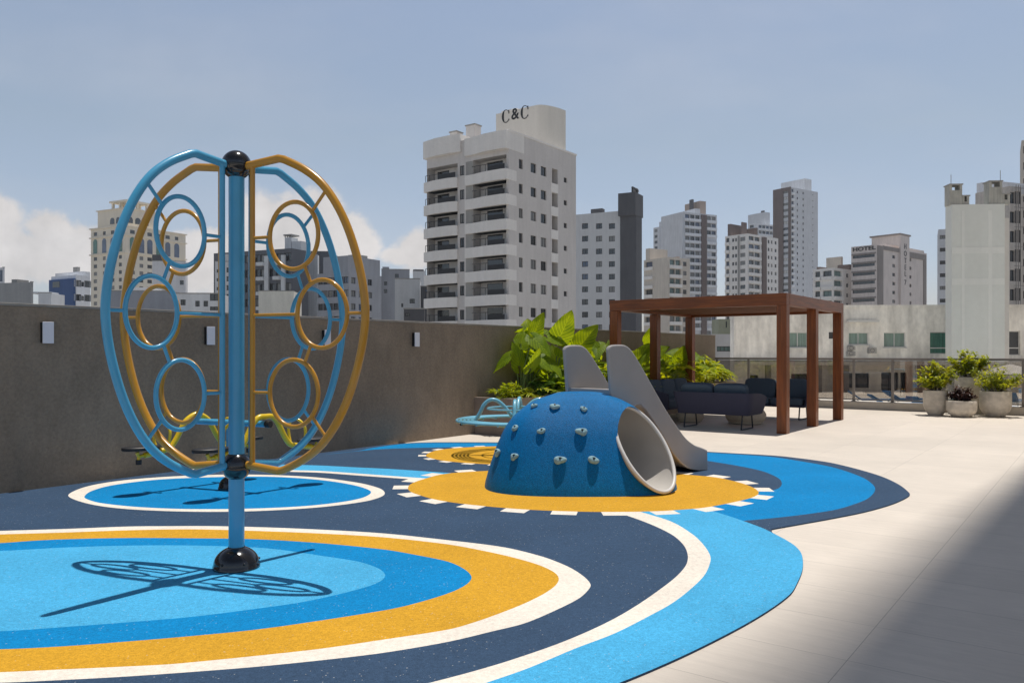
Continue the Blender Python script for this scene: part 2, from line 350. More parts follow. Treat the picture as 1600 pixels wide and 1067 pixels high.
# large target on the left
add(P(0,829, 100,826, 200,822.2, 260,821.6, 320,821.4, 400,823, 500,827, 600,833, 700,843.5, 760,850.5, 800,857, 850,870, 888,885, 912,900, 922.5,912, 920,920, 905,934, 870,952, 820,973, 770,985.5, 700,1002, 600,1019, 500,1031, 400,1041, 300,1049, 200,1056, 100,1061.5, 0,1066, -300,1075, -700,1060, -1000,980, -900,890, -450,845), 4)
add(P(0,834.5, 100,831.5, 200,828, 300,826.5, 400,829, 500,833, 600,839, 700,850, 760,861, 800,870, 840,881.5, 865,893, 873,903, 868,914, 850,927, 820,942, 780,958, 740,972, 700,983, 600,998.5, 500,1013, 400,1024, 300,1034, 250,1038, 100,1045, 0,1049.5, -300,1058, -650,1045, -920,970, -820,890, -400,850), 3)
add(P(0,848, 50,844.5, 100,842, 200,840, 300,840.5, 400,842, 500,848, 600,858, 650,866.5, 700,877, 726,889, 736.5,900, 733,909, 718,919, 690,930, 640,944.5, 600,953, 500,969, 400,983, 300,993, 200,1001.5, 100,1009, 0,1013.7, -250,1017, -520,1005, -700,950, -600,890, -300,861), 1)
add(P(0,860.3, 100,855, 200,852, 300,851.8, 400,855, 450,860, 500,867.5, 560,877, 590,887, 601,896, 599,904, 585,912, 560,920, 520,930, 470,940.5, 400,950.5, 300,963, 200,971.5, 100,979, 0,985.5, -200,988, -420,978, -560,935, -450,890, -220,867), 2)
# target under the seesaw
add(P(107,775, 120,765, 150,756.5, 200,749.3, 270,744, 350,741.2, 430,742, 500,746, 560,754, 590,761.5, 600.5,768, 597,775, 570,783, 500,792, 400,798, 300,799, 200,795, 140,787), 4)
add(P(132,775, 145,766, 180,757, 250,748.7, 350,744.7, 430,744.7, 500,749.5, 552,757.5, 579,767, 570,776, 540,783, 480,790, 400,794, 300,795, 220,792, 160,786, 137,780), 1)
# toothed yellow discs
disc1 = P(637.5,763, 641,756.5, 656,750, 684,742, 710,738.3, 757,735.5, 830,733, 920,732.5, 1000,735, 1077,741.5, 1120,745.7, 1157,754, 1178,762, 1185.5,770, 1176,776.5, 1152,783, 1102,792.5, 1050,797, 1000,799, 925,799.3, 860,797.5, 800,794.2, 725,787, 680,780, 650,771.5, 641,767.5)
disc2 = P(665.5,712, 672,706.5, 690,702, 725,698.8, 774,697, 830,697.5, 880,700, 920,705, 935,711, 925,717.5, 880,724, 820,726.3, 764,725, 725,722.8, 695,719.8, 675,716)
def teeth(c, w, l, gap, ph):
    ctr = ring(c, n=12); cen = sum((Vector(p) for p in ctr), Vector((0, 0)))/len(ctr)
    per = [(ctr[(i+1) % len(ctr)]-ctr[i]).length for i in range(len(ctr))]; T = sum(per); n = round(T/gap)
    def pt(s):
        s %= T
        for i, d_ in enumerate(per):
            if s <= d_: 
                a = Vector(ctr[i]); b_ = Vector(ctr[(i+1) % len(ctr)]); return a.lerp(b_, s/d_), (b_-a).normalized()
            s -= d_
        return Vector(ctr[0]), (Vector(ctr[1])-Vector(ctr[0])).normalized()
    for k in range(n):
        p, t = pt(T*(k+ph)/n)
        nrm = Vector((t.y, -t.x))
        if nrm.dot(p-cen) < 0: nrm = -nrm
        # the sides of the teeth run toward the disc's centre, slightly slanted
        lay.append(([p-t*w/2-nrm*.1, p+t*w/2-nrm*.1, p+t*w/2+nrm*l, p-t*w/2+nrm*l], 4))
teeth(disc1, .24, .165, .455, .2); teeth(disc2, .17, .11, .36, .1)
add(disc1, 3); add(disc2, 3)
# one flat sheet, every triangle taking the colour of the topmost shape that holds it
def norm_poly(p):
    out = []
    for a in p:
        if not out or (a-out[-1]).length > 1e-4: out.append(a)
    if (out[0]-out[-1]).length < 1e-4: out.pop()
    ar = sum(out[i-1].x*out[i].y-out[i].x*out[i-1].y for i in range(len(out)))
    return out if ar > 0 else out[::-1]
vs, fs, cols = [], [], []
for poly, mi in lay:
    p = norm_poly([Vector((a[0], a[1])) for a in poly]); n0 = len(vs); vs += p; fs.append(list(range(n0, n0+len(p)))); cols.append(mi)
res = geometry.delaunay_2d_cdt(vs, [], fs, 0, 1e-5, True)
rv, rf, of = res[0], res[2], res[5]
mb = MB(); mb.v = [(p.x, p.y, RZ) for p in rv]
for f, o_ in zip(rf, of):
    if not o_ or 0 not in o_: continue
    mb.f.append(tuple(f)); mb.mi.append(cols[max(o_)])
n0 = len(mb.v); ed = norm_poly([Vector((a[0], a[1])) for a in lay[0][0]])
for p in ed: mb.v += [(p.x, p.y, RZ), (p.x, p.y, .0005)]
k = len(ed)
for i in range(k):
    j = (i+1) % k; mb.f.append((n0+2*i, n0+2*j, n0+2*j+1, n0+2*i+1)); mb.mi.append(0)
tag(mb.build('rubber_play_surface', [M['navy'], M['mid'], M['light'], M['yellow'], M['white']]), kind='structure')

# ------------------------------------------------------------ boundary wall, lights
def wall_extra(nt, b):
    N = nt.nodes; L = nt.links; t = N.new('ShaderNodeTexCoord')
    def noise(scale, st, det=6, lo=.3, hi=.7, a=0, b_=1):
        mm = N.new('ShaderNodeMapping'); mm.inputs['Scale'].default_value = st; L.new(t.outputs['Object'], mm.inputs[0])
        n = N.new('ShaderNodeTexNoise'); n.inputs['Scale'].default_value = scale; n.inputs['Detail'].default_value = det; n.inputs['Roughness'].default_value = .6
        L.new(mm.outputs[0], n.inputs['Vector']); r = N.new('ShaderNodeMapRange'); L.new(n.outputs[0], r.inputs[0])
        r.inputs[1].default_value = lo; r.inputs[2].default_value = hi; r.inputs[3].default_value = a; r.inputs[4].default_value = b_; return r.outputs[0]
    def mul(a, c):
        k = N.new('ShaderNodeMath'); k.operation = 'MULTIPLY'; L.new(a, k.inputs[0]); L.new(c, k.inputs[1]); return k.outputs[0]
    k = mul(noise(2.2, (1, 1, 1), 7, a=.90, b_=1.09), noise(28, (1, 1, 1), 5, a=.87, b_=1.14))
    k = mul(k, noise(6, (1, 1, .35), 6, a=.9, b_=1.1)); k = mul(k, noise(150, (1, 1, 1), 2, a=.75, b_=1.25))
    v = N.new('ShaderNodeVectorMath'); v.operation = 'SCALE'; v.inputs[0].default_value = WALLC; L.new(k, v.inputs['Scale'])
    ch = noise(22, (1, 1, 1), 2, lo=.70, hi=.73)          # pale chips
    mx = N.new('ShaderNodeMix'); mx.data_type = 'RGBA'; m5 = N.new('ShaderNodeMath'); m5.operation = 'MULTIPLY'; L.new(ch, m5.inputs[0]); m5.inputs[1].default_value = .45
    L.new(m5.outputs[0], mx.inputs[0]); L.new(v.outputs[0], mx.inputs[6]); mx.inputs[7].default_value = (.32, .29, .25, 1)
    L.new(mx.outputs[2], b.inputs['Base Color'])
WALLC = (.262, .203, .148)
M['wall'] = mat('grey_brown_textured_render', WALLC, .85, bump=(70, .35, .003), extra=wall_extra)
wr = thing('boundary_wall', 'long grey-brown textured boundary wall running along the left side of the terrace', 'wall', (0,0,0), A)
x = MB(); x.box(-4, UEND+.25, VW, VW+.18, .002, 2.0); x.build('wall_panel', M['wall'], wr)
x = MB(); x.box(-4.01, UEND+.26, VW-.012, VW+.192, 2.001, 2.032); x.build('coping', mat('pale_stone_coping', (.30, .27, .235), .7, 0, (6, .15)), wr, bevel=.004)
places = ['nearest the camera, left of the climbing wheel', 'seen through the left half of the climbing wheel', 'seen through the right half of the climbing wheel', 'farthest along, left of the tall planter leaves']
for i, u in enumerate((4.04, 6.03, 7.97, 9.9)):
    t = thing('wall_light', 'white box wall light with dark sides, '+places[i], 'wall light', uv(u, VW-.002, 1.72), A, 'wall lights along the boundary wall')
    x = MB(); x.box(-.052, .052, -.062, .0, -.112, .112); x.build('lamp_body', M['black_matte'], t)
    x = MB(); x.box(-.058, .058, -.074, -.0625, -.118, .118); x.build('front_plate', M['lamp_white'], t, bevel=.003)
# ------------------------------------------------------------ planter
pr = thing('planter_box', 'long raised stone planter full of tropical plants against the boundary wall', 'planter', (0,0,0), A)
x = MB(); PU0, PU1, PV0, PV1, PH = 11.5, 22.3, 8.55, VW-.005, .68
x.box(PU0, PU1, PV0, PV0+.1, .002, PH); x.box(PU0, PU0+.1, PV0+.1, PV1, .002, PH); x.box(PU1-.1, PU1, PV0+.1, PV1, .002, PH)
x.build('planter_wall', mat('planter_stone', (.24, .19, .155), .8, 0, [(4, .12, 6), (40, .1, 3)], (60, .2, .002)), pr, bevel=.004)
x = MB(); x.box(PU0+.1, PU1-.1, PV0+.1, PV1, .01, PH-.05); x.build('soil', M['soil'], pr)
# ------------------------------------------------------------ glass railing
def glass_extra(nt, b):
    N = nt.nodes; L = nt.links; out = N['Material Output']
    tr = N.new('ShaderNodeBsdfTransparent'); tr.inputs[0].default_value = (.66, .635, .61, 1)
    gl = N.new('ShaderNodeBsdfGlossy'); gl.inputs['Roughness'].default_value = .0; gl.inputs[0].default_value = (.9, .9, .9, 1)
    fr = N.new('ShaderNodeFresnel'); fr.inputs[0].default_value = 1.62
    k = N.new('ShaderNodeMath'); k.operation = 'MULTIPLY_ADD'; L.new(fr.outputs[0], k.inputs[0]); k.inputs[1].default_value = 1.1; k.inputs[2].default_value = .07
    m_ = N.new('ShaderNodeMixShader'); L.new(k.outputs[0], m_.inputs[0]); L.new(tr.outputs[0], m_.inputs[1]); L.new(gl.outputs[0], m_.inputs[2])
    L.new(m_.outputs[0], out.inputs[0])
M['rail_glass'] = mat('smoked_railing_glass', (.3, .3, .3), extra=glass_extra)
kerb = tag(MB().box(UEND-.02, UEND+.30, -1.2, VW-.003, .002, .2).build('kerb', M['kerb'], rz=A, bevel=.006), 'low beige rendered kerb under the glass railing at the far edge', 'kerb')
rr_ = thing('glass_railing', 'smoked glass railing with bronze posts along the far edge of the terrace', 'railing', (0,0,0), A)
vp = [VW-.1-.96*i for i in range(12)]
for i, v in enumerate(vp):
    x = MB(); x.box(UEND+.10, UEND+.16, v-.03, v+.03, .203, 1.30); x.box(UEND+.06, UEND+.20, v-.06, v+.06, .2005, .215); x.build('post', M['rail'], rr_, bevel=.003)
    if i < 11:
        x = MB(); x.box(UEND+.125, UEND+.135, v-.96+.034, v-.034, .27, 1.285); x.build('glass_panel', M['rail_glass'], rr_)
x = MB(); x.box(UEND+.085, UEND+.175, vp[-1]-.05, vp[0]+.05, 1.302, 1.36); x.build('top_rail', M['rail'], rr_, bevel=.006)
x = MB()
for i in range(11): x.box(UEND+.11, UEND+.15, vp[i+1]+.032, vp[i]-.032, .235, .268)
x.build('bottom_rail', M['rail'], rr_)
# ------------------------------------------------------------ climbing wheel (foreground)
CW = gp(370, 893); CW.z = 0; CW = Vector((-1.912, 5.57, 0))
W = thing('climbing_wheel', 'tall spinning climbing wheel of blue and ochre tube frames around a blue pole', 'play equipment', CW)
ZT, ZB = 2.80, .714; ZM = (ZT+ZB)/2; HH = (ZT-ZB)/2
x = MB(); x.tube([(0,0,.1), (0,0,ZT)], .053, 28); x.build('pole', M['sky_tube'], W, True)
x = MB(); pr_ = [(.158,.013), (.158,.03)]+[(.154*math.cos(a), .035+.125*math.sin(a)) for a in [i*PI/2/12 for i in range(13)] if .154*math.cos(a) > .058]+[(.056,.158)]
x.lathe(pr_, 40); bo = x.build('base_cover', M['black'], W, True)
for a in (-1.9, -.9, .4, 2.2):
    y = MB(); y.ball((.150*math.cos(a), .150*math.sin(a), .062), .009, 10, 6); y.build('bolt', M['black_matte'], bo, True)
for z in (ZT, ZB):
    x = MB(); x.ball((0,0,z), .101, 36, 20); o = x.build('hub_ball', M['black'], W, True)
    y = MB(); y.tube([(0,0,z-.005), (0,0,z+.0)], .1035, 36, cap=False); y.build('seam', M['black_matte'], o, True)
def panel(dx, dy, RR, colm, r0):
    e = Vector((dx, dy, 0)).normalized()
    def q(r, z): return Vector((e.x*r, e.y*r, ZM+z))
    T = [(0,1), (.16,.985), (.342,.942), (.534,.872), (.697,.783), (.83,.675), (.93,.54), (1.005,.385)]
    up = [(r*RR, t*HH) for t, r in T]
    arc = [(r, -z) for r, z in reversed(up[1:])]+up
    arc = [tuple(v)[:2] for v in spline([Vector((a[0], a[1], 0)) for a in arc], 4)]
    pts = [q(.06, -HH*.985), q(.345*RR, -HH*1.015)]+[q(r, z) for r, z in arc]+[q(.345*RR, HH*1.015), q(.06, HH*.985)]
    x = MB(); x.tube(pts, .0275, 16); fo = x.build('panel_frame', M[colm], W, True, auto=60)
    x = MB(); x.tube([q(r0, -HH*.99), q(r0, HH*.99)], .0185, 14); x.build('upright', M[colm], fo, True)
    C = [(.452, .53), (.665, .0), (.452, -.53)]; rx, rz = .185*RR/.98, .226
    for (cr_, cz) in C:
        x = MB(); x.tube([q(cr_*RR/.98+rx*math.cos(a), cz+rz*math.sin(a)) for a in [2*PI*k/40 for k in range(40)]], .0155, 12, closed=True); x.build('ring', M[colm], fo, True)
    c1 = C[0][0]*RR/.98; c2 = C[1][0]*RR/.98
    sp_ = []
    for s in (1, -1):
        sp_.append(((r0, s*.53), (c1-rx, s*.53)))
        a = R(42); p0 = (c1+rx*math.cos(a), s*(.53+rz*math.sin(a))); 
        p1 = p0
        for kk in range(60):
            p1 = (p0[0]+.135*kk/40, s*(abs(p0[1])+.165*kk/40))
            near = min(arc, key=lambda c_: abs(c_[1]-p1[1]))
            if p1[0] >= near[0]-.004: break
        sp_.append((p0, p1))
        # ring to ring
        v = Vector((c2-c1, -.53)); v.normalize(); a1 = math.atan2(v.y/rz, v.x/rx)
        sp_.append(((c1+rx*math.cos(a1), s*(.53+rz*math.sin(a1))), (c2-rx*math.cos(a1), s*(-rz*math.sin(a1)))))
    sp_.append(((r0, 0), (c2-rx, 0))); sp_.append(((c2+rx, 0), (RR, 0)))
    for a, b_ in sp_:
        x = MB(); x.tube([q(*a), q(*b_)], .0115, 10); x.build('spoke', M[colm], fo, True)
panel(-.559, -.829, .93, 'sky_tube', .115); panel(.629, .777, .93, 'sky_tube', .115)
panel(.934, -.358, 1.03, 'orange_tube', .135); panel(-.934, .358, 1.03, 'orange_tube', .135)

# ------------------------------------------------------------ four seat seesaw
SC = Vector((-3.08, 8.78, 0)); e1 = Vector((.62, .785, 0)); e2 = Vector((.927, -.375, 0))     # along arms, across
S = thing('seesaw', 'four seat rocker with bent yellow arms, black seats and a blue cross bar', 'play equipment', SC)
def sq(a, b_, z): return e1*a+e2*b_+Vector((0, 0, z))
x = MB(); x.lathe([(.13,.013),(.13,.03)]+[(.125*math.cos(a), .035+.12*math.sin(a)) for a in [i*PI/2/8 for i in range(8)]]+[(.03,.16)], 28); x.build('base_cover', M['black'], S, True)
x = MB(); x.tube([(0,0,.1), (0,0,.74)], .045, 18); x.build('post', M['sky_tube'], S, True)
x = MB(); x.tube([sq(0,-.47,.735), sq(0,.47,.735)], .034, 16); x.build('cross_bar', M['sky_tube'], S, True)
for b_ in (-.47, .47):
    x = MB(); z0 = .50 if b_ > 0 else .475
    prof = [(-.60,z0-.06),(-.40,z0-.03),(-.31,z0+.0),(-.24,z0+.09),(-.15,z0+.25),(-.08,z0+.31),(0,.815),(.08,z0+.31),(.15,z0+.25),(.24,z0+.09),(.31,z0+.0),(.40,z0-.03),(.60,z0-.06)]
    x.tube(spline([sq(a, b_, z) for a, z in prof], 5), .031, 14); arm = x.build('arm', M['yellow_tube'], S, True, auto=60)
    x = MB(); x.tube([sq(0, b_+math.copysign(.01, b_), .735), sq(0, b_+math.copysign(.07, b_), .735)], .036, 16); x.build('end_cap', M['black_matte'], S, True)
    for s in (-1, 1):
        se = MB(); n = 28; top = []
        for k in range(n):
            a = 2*PI*k/n; r1 = .16 if math.cos(a)*s > 0 else .24
            ww = .125*(1-.35*max(0, -math.cos(a)*s))
            top.append((r1*math.cos(a), ww*math.sin(a)))
        for lv, sc_ in ((z0+.0, .96), (z0+.012, 1), (z0+.03, 1), (z0+.038, .93)):
            for (a, c) in top: se.v.append(tuple(sq(s*.66+a*sc_, b_+c*sc_, lv)))
        for i in range(3):
            for k in range(n): se.f.append((i*n+k, i*n+(k+1)%n, (i+1)*n+(k+1)%n, (i+1)*n+k)); se.mi.append(0)
        se.f.append(tuple(range(n))); se.f.append(tuple(3*n+k for k in range(n))); se.mi += [0, 0]
        so_ = se.build('seat', M['black_matte'], S, True)
        y = MB(); y.tube([sq(s*.60,b_,z0-.06), sq(s*.66,b_,z0-.065), sq(s*.68,b_,z0-.02)], .02, 10); y.tube([sq(s*.66,b_,z0-.06), sq(s*.66,b_,z0-.1)], .018, 10); y.build('seat_bracket', M['yellow_tube'], so_, True)
        y = MB(); y.tube([sq(s*.66,b_,z0-.10), sq(s*.66,b_,z0-.15)], .03, 14); y.build('bumper', M['black_matte'], so_, True)
        y = MB(); hp = [sq(s*.40, b_-.07, z0-.03), sq(s*.41, b_-.11, z0+.09), sq(s*.40, b_-.10, z0+.2), sq(s*.39, b_, z0+.27), sq(s*.40, b_+.10, z0+.2), sq(s*.41, b_+.11, z0+.09), sq(s*.40, b_+.07, z0-.03)]
        y.tube(spline(hp, 6), .016, 10); y.build('handle', M['yellow_tube'], S, True, auto=60)

# ------------------------------------------------------------ play dome with tunnel and slide
DC = Vector((.76, 9.04, 0)); DA, DB, DH, DN = 1.075, .76, 1.065, 2.8
D = thing('play_dome', 'blue rubber coated climbing dome with a white tunnel, pale holds and a grey slide', 'play equipment', DC)
DPR = [(0, 1), (.2, .945), (.444, .862), (.62, .78), (.74, .69), (.84, .575), (.92, .43), (.975, .26), (1, 0)]
DPY = [(0, 1), (.2, .915), (.444, .80), (.62, .705), (.74, .615), (.84, .51), (.92, .385), (.975, .24), (1, 0)]
def dprof(z, T=DPR):
    for (z0, r0), (z1, r1) in zip(T, T[1:]):
        if z <= z1:
            t = (z-z0)/(z1-z0); return (r0+(r1-r0)*t) if z1 < 1 else r0*math.sqrt(max(0, 1-t*t))
    return 0
def dome_pt(th, ph):
    c, s_ = math.cos(th), math.sin(th); k = (abs(c)**DN+abs(s_)**DN)**(-1/DN)
    rr = (dprof(math.sin(max(0, ph-.03)))+dprof(math.sin(ph))+dprof(math.sin(min(PI/2, ph+.03))))/3
    ry = (dprof(math.sin(max(0, ph-.03)), DPY)+dprof(math.sin(ph), DPY)+dprof(math.sin(min(PI/2, ph+.03)), DPY))/3
    return Vector((DA*c*k*rr, DB*s_*k*ry, DH*math.sin(ph)))
def dome_f(p):
    zz = max(0, min(1, p.z/DH)); rr = max(1e-4, dprof(zz)); ry = max(1e-4, dprof(zz, DPY))
    return (abs(p.x/DA/rr)**DN+abs(p.y/DB/ry)**DN)**(1/DN)-1
x = MB(); n, m_ = 96, 30
x.v = [tuple(dome_pt(2*PI*k/n, PI/2*i/m_)) for i in range(m_) for k in range(n)]+[(0, 0, DH), (0, 0, 0)]
for i in range(m_-1):
    for k in range(n): x.f.append((i*n+k, i*n+(k+1)%n, (i+1)*n+(k+1)%n, (i+1)*n+k)); x.mi.append(0)
for k in range(n):
    x.f.append(((m_-1)*n+k, (m_-1)*n+(k+1)%n, m_*n)); x.mi.append(0); x.f.append(((k+1)%n, k, m_*n+1)); x.mi.append(0)
x.v = [(a, b_, c if c > 1e-6 else -.03) for a, b_, c in x.v]
shell = x.build('dome_shell', M['dome_blue'], D, True, auto=50)
# tunnel: axis t, opening plane leans back
tv = Vector((.6, -.8, 0)); hv = Vector((.8, .6, 0)); TC = Vector((1.425, 8.64, .472))-DC; TR = .438; LEAN = .60/.864; RH = .345/.438
def tun(al, r, off=0.0, back=None):
    p = TC+hv*(RH*r*math.cos(al))+Vector((0, 0, r*math.sin(al)))
    return p-tv*(LEAN*r*math.sin(al))+tv*off if back is None else p-tv*(back-LEAN*0)+tv*(LEAN*.8*r*math.sin(al))
n = 64
cut = MB(); cut.v = [tuple(tun(2*PI*k/n, TR, .25)) for k in range(n)]+[tuple(tun(2*PI*k/n, TR, 0, 1.9)) for k in range(n)]
cut.f = [tuple(range(n)), tuple(n+k for k in range(n))]+[(k, (k+1)%n, n+(k+1)%n, n+k) for k in range(n)]; cut.mi = [0]*(n+2)
co = cut.build('cutter', M['dome_blue'], D)
bmod = shell.modifiers.new('b', 'BOOLEAN'); bmod.object = co; bmod.operation = 'DIFFERENCE'; bmod.solver = 'EXACT'
bpy.context.view_layer.update(); dg = bpy.context.evaluated_depsgraph_get()
me2 = bpy.data.meshes.new_from_object(shell.evaluated_get(dg)); shell.modifiers.clear(); shell.data = me2; bpy.data.objects.remove(co)
bm = bmesh.new(); bm.from_mesh(me2)
for f in bm.faces: f.smooth = True
for e in bm.edges:
    if len(e.link_faces) == 2 and e.calc_face_angle(0) > R(40): e.smooth = False
bm.to_mesh(me2); bm.free()
tn = MB(); K = 10
for j in range(K+1):
    for k in range(n):
        al = 2*PI*k/n; a = tun(al, TR-.006, .0); b_ = tun(al, TR-.006, 0, 1.45); tn.v.append(tuple(a.lerp(b_, j/K)))
for j in range(K):
    for k in range(n): tn.f.append((j*n+k, j*n+(k+1)%n, (j+1)*n+(k+1)%n, (j+1)*n+k)); tn.mi.append(0)
tn.build('tunnel', M['tunnel'], D, True)
for back in (None, 1.45):
    x = MB(); x.tube([tun(2*PI*k/n, TR-.008, 0.0, back) for k in range(n)], .021, 12, closed=True); x.build('tunnel_rim', M['slide'] if back else mat('white_moulded_rim', (.66, .635, .60), .4), D, True)
# holds, placed on the skin
def on_dome(px, py):
    o_ = Vector((0, 0, CAMH))-DC; dr = (at(px, py, 10)-Vector((0, 0, CAMH))).normalized()
    lo = None
    t = 6.5
    while t < 12:
        p = o_+dr*t
        if p.z >= 0 and dome_f(p) < 0: lo = t; break
        t += .01
    return o_+dr*(lo or 8)
def nrm_dome(p):
    h = 1e-3; f0 = dome_f(p)
    g_ = Vector((dome_f(p+Vector((h,0,0)))-f0, dome_f(p+Vector((0,h,0)))-f0, dome_f(p+Vector((0,0,h)))-f0)); return g_.normalized()
HS = [(834.6,635.5,.9),(866.7,637.3,1.15),(912,640.2,.9),(805.8,670,1),(846,674.3,1),(908.7,675.4,1.35),(779.5,707.7,1.25),(804.5,714.2,1.1),(874.5,719.5,1.4),(927,719.5,1.3)]
rnd = random.Random(4)
for i, (px, py, s_) in enumerate(HS):
    p = on_dome(px, py); nn = nrm_dome(p); up = Vector((0, 0, 1)); sx_ = up.cross(nn).normalized(); uy = nn.cross(sx_)
    h = MB(); N1, M1 = 18, 12
    for a_i in range(M1+1):
        t = PI*a_i/M1
        for k in range(N1):
            a = 2*PI*k/N1
            wob = 1+.16*math.sin(2*a+i*1.7)+.10*math.sin(3*a+i)
            rr = math.sin(t)*wob; xx = rr*math.cos(a)*(1+.25*math.sin(a)); yy_ = rr*math.sin(a)*.85; zz = -math.cos(t)
            dent = math.exp(-((xx-.1)**2+(yy_-.25)**2)/.05) if zz > 0 else 0
            q_ = p+sx_*(xx*.043*s_)+uy*(yy_*.040*s_)+nn*((zz*.55+.38-dent*.6)*.043*s_)
            h.v.append(tuple(q_))
    for a_i in range(M1):
        for k in range(N1): h.f.append((a_i*N1+k, a_i*N1+(k+1)%N1, (a_i+1)*N1+(k+1)%N1, (a_i+1)*N1+k)); h.mi.append(0)
    ho = h.build('climbing_hold', M['hold'], D, True, auto=70)
    b2 = MB(); c0 = p+uy*(.011*s_)+nn*(.030*s_)+sx_*(.003*s_); b2.tube([c0, c0+nn*.012*s_], .008*s_, 10); b2.build('bolt', M['black_matte'], ho, True)
# slide
S0 = Vector((1.12, 9.0, 0)); S1 = Vector((2.49, 10.2, 0)); sd_ = (S1-S0).normalized(); sl_ = Vector((-sd_.y, sd_.x, 0)); SW = .74
def sl(px, py):
    r = (px-800)/FPX; s_ = (r*S0.y-S0.x)/(sd_.x-r*sd_.y); Y = S0.y+sd_.y*s_; return (s_, CAMH+(HY-py)*Y/FPX)
top = [sl(951,546), sl(953,541.5), sl(959,539), sl(970,538.5), sl(979,540), sl(988,548), sl(1003,572), sl(1022,606), sl(1042,641), sl(1060,668), sl(1073,685), sl(1086,695), sl(1097,699), sl(1106,703)]
bot = [sl(1106.5,735), sl(1092,735), sl(1078,732), sl(1063,722), sl(1049,704), sl(1028,667), sl(1002,632), (.30,.84), (0.02,.80)]
prof = [tuple(v)[:2] for v in spline([Vector((a, b_, 0)) for a, b_ in top], 3)]+[tuple(v)[:2] for v in spline([Vector((a, b_, 0)) for a, b_ in bot], 3)]
Ms = Matrix(((sd_.x, 0, sl_.x, S0.x-DC.x), (sd_.y, 0, sl_.y, S0.y-DC.y), (0, 1, 0, 0), (0, 0, 0, 1)))   # (s, z, w) -> world
SLr = None
bed = [(0.03,1.085),(.12,1.075),(.3,1.075),(.42,1.03)]+[(s_-.05, z+.10) for s_, z in [sl(1002,632), sl(1028,667), sl(1049,704), sl(1063,722), sl(1078,732), sl(1092,734.5)]]+[(sl(1106,735)[0], .10)]
bedt = [tuple(v)[:2] for v in spline([Vector((a, b_, 0)) for a, b_ in bed], 4)]
bedu = [tuple(v)[:2] for v in spline([Vector((a, b_, 0)) for a, b_ in [(0.03,.85),(.30,.86)]+[(s_, z+.012) for s_, z in reversed(bot[1:7])]+[(sl(1106,735)[0]-.004, .014)]], 4)]
x = MB(); x.prism(bedt+bedu[::-1], .05, SW-.05, Ms); SLr = x.build('slide_bed', M['slide'], D, bevel=.008)
x = MB(); x.prism(prof, 0, .052, Ms); x.build('side_wall', M['slide'], SLr, bevel=.018, seg=3)
x = MB(); x.prism(prof, SW-.052, SW, Ms); x.build('side_wall', M['slide'], SLr, bevel=.018, seg=3)
# ------------------------------------------------------------ carousel
CC = Vector((.06, 11.75, 0))
K_ = thing('carousel', 'pale blue tubular spinning carousel with arched grab handles behind the dome', 'play equipment', CC)
x = MB(); x.lathe([(.12,.013),(.12,.04),(.09,.1),(.04,.13)], 24); x.build('base_cover', M['black_matte'], K_, True)
x = MB(); x.tube([(0,0,.1), (0,0,.69)], .04, 16); x.build('post', M['aqua_tube'], K_, True)
for r_ in (.87, .815, .76, .705, .65):
    x = MB(); x.tube([(r_*math.cos(a), r_*math.sin(a), .515) for a in [2*PI*k/56 for k in range(56)]], .017, 8, closed=True); x.build('seat_ring', M['aqua_tube'], K_, True)
x = MB(); x.tube([(.42*math.cos(a), .42*math.sin(a), .685) for a in [2*PI*k/44 for k in range(44)]], .014, 8, closed=True); x.build('hand_ring', M['aqua_tube'], K_, True)
for k in range(16):
    a = 2*PI*k/16+.1; x = MB(); x.tube([(.63*math.cos(a), .63*math.sin(a), .494), (.88*math.cos(a), .88*math.sin(a), .494)], .012, 8); x.build('seat_spoke', M['aqua_tube'], K_, True)
for a in (PI+.05, PI*1.5-.05, PI/2+.15-.3, .1):
    c, s_ = math.cos(a), math.sin(a)
    hp = [(.60,.505),(.53,.62),(.47,.74),(.38,.81),(.28,.80),(.18,.72),(.09,.61),(.03,.55)]
    x = MB(); x.tube(spline([(c*r_, s_*r_, z) for r_, z in hp], 5), .028, 12); x.build('handle', M['aqua_tube'], K_, True, auto=60)
    x = MB(); x.tube([(c*.03, s_*.03, .40), (c*.5, s_*.5, .47), (c*.86, s_*.86, .494)], .02, 10); x.build('arm', M['aqua_tube'], K_, True)
    x = MB(); x.tube([(c*.80, s_*.80, .49), (c*.80, s_*.80, .44)], .022, 12); x.build('bumper', M['black_matte'], K_, True)
# ------------------------------------------------------------ pergola
G = thing('pergola', 'reddish timber pergola with six posts and a flat boarded roof over the lounge', 'pergola', uv(14.87, 4.74, 0), A)
PL, PW, pt_ = 3.98, 3.72, .185; ZR = 2.60
for xx in (0, 1.86, PL-pt_):
    for yy_ in (0, PW-pt_):
        x = MB(); x.box(xx, xx+pt_, yy_, yy_+pt_, .002, 2.375); x.build('post', M['wood'], G, bevel=.004)
x = MB(); x.box(-.0, pt_, -.0, PW, 2.378, ZR); x.build('beam', M['wood_y'], G, bevel=.004)
x = MB(); x.box(PL-pt_, PL, 0, PW, 2.378, ZR); x.build('beam', M['wood_y'], G, bevel=.004)
x = MB(); x.box(pt_+.003, PL-pt_-.003, -.003, pt_-.02, 2.381, ZR-.003); x.build('beam', M['wood_x'], G, bevel=.004)
x = MB(); x.box(pt_+.003, PL-pt_-.003, PW-pt_+.02, PW+.003, 2.381, ZR-.003); x.build('beam', M['wood_x'], G, bevel=.004)
x = MB(); nb = 24
for i in range(nb):
    a = pt_-.02+.003+(PW-2*pt_+.04-.006)*i/nb; b_ = pt_-.017+(PW-2*pt_+.034)*(i+1)/nb-.008
    x.box(pt_+.005, PL-pt_-.005, a, b_, 2.43, 2.455)
x.build('ceiling_boards', M['ceiling'], G)
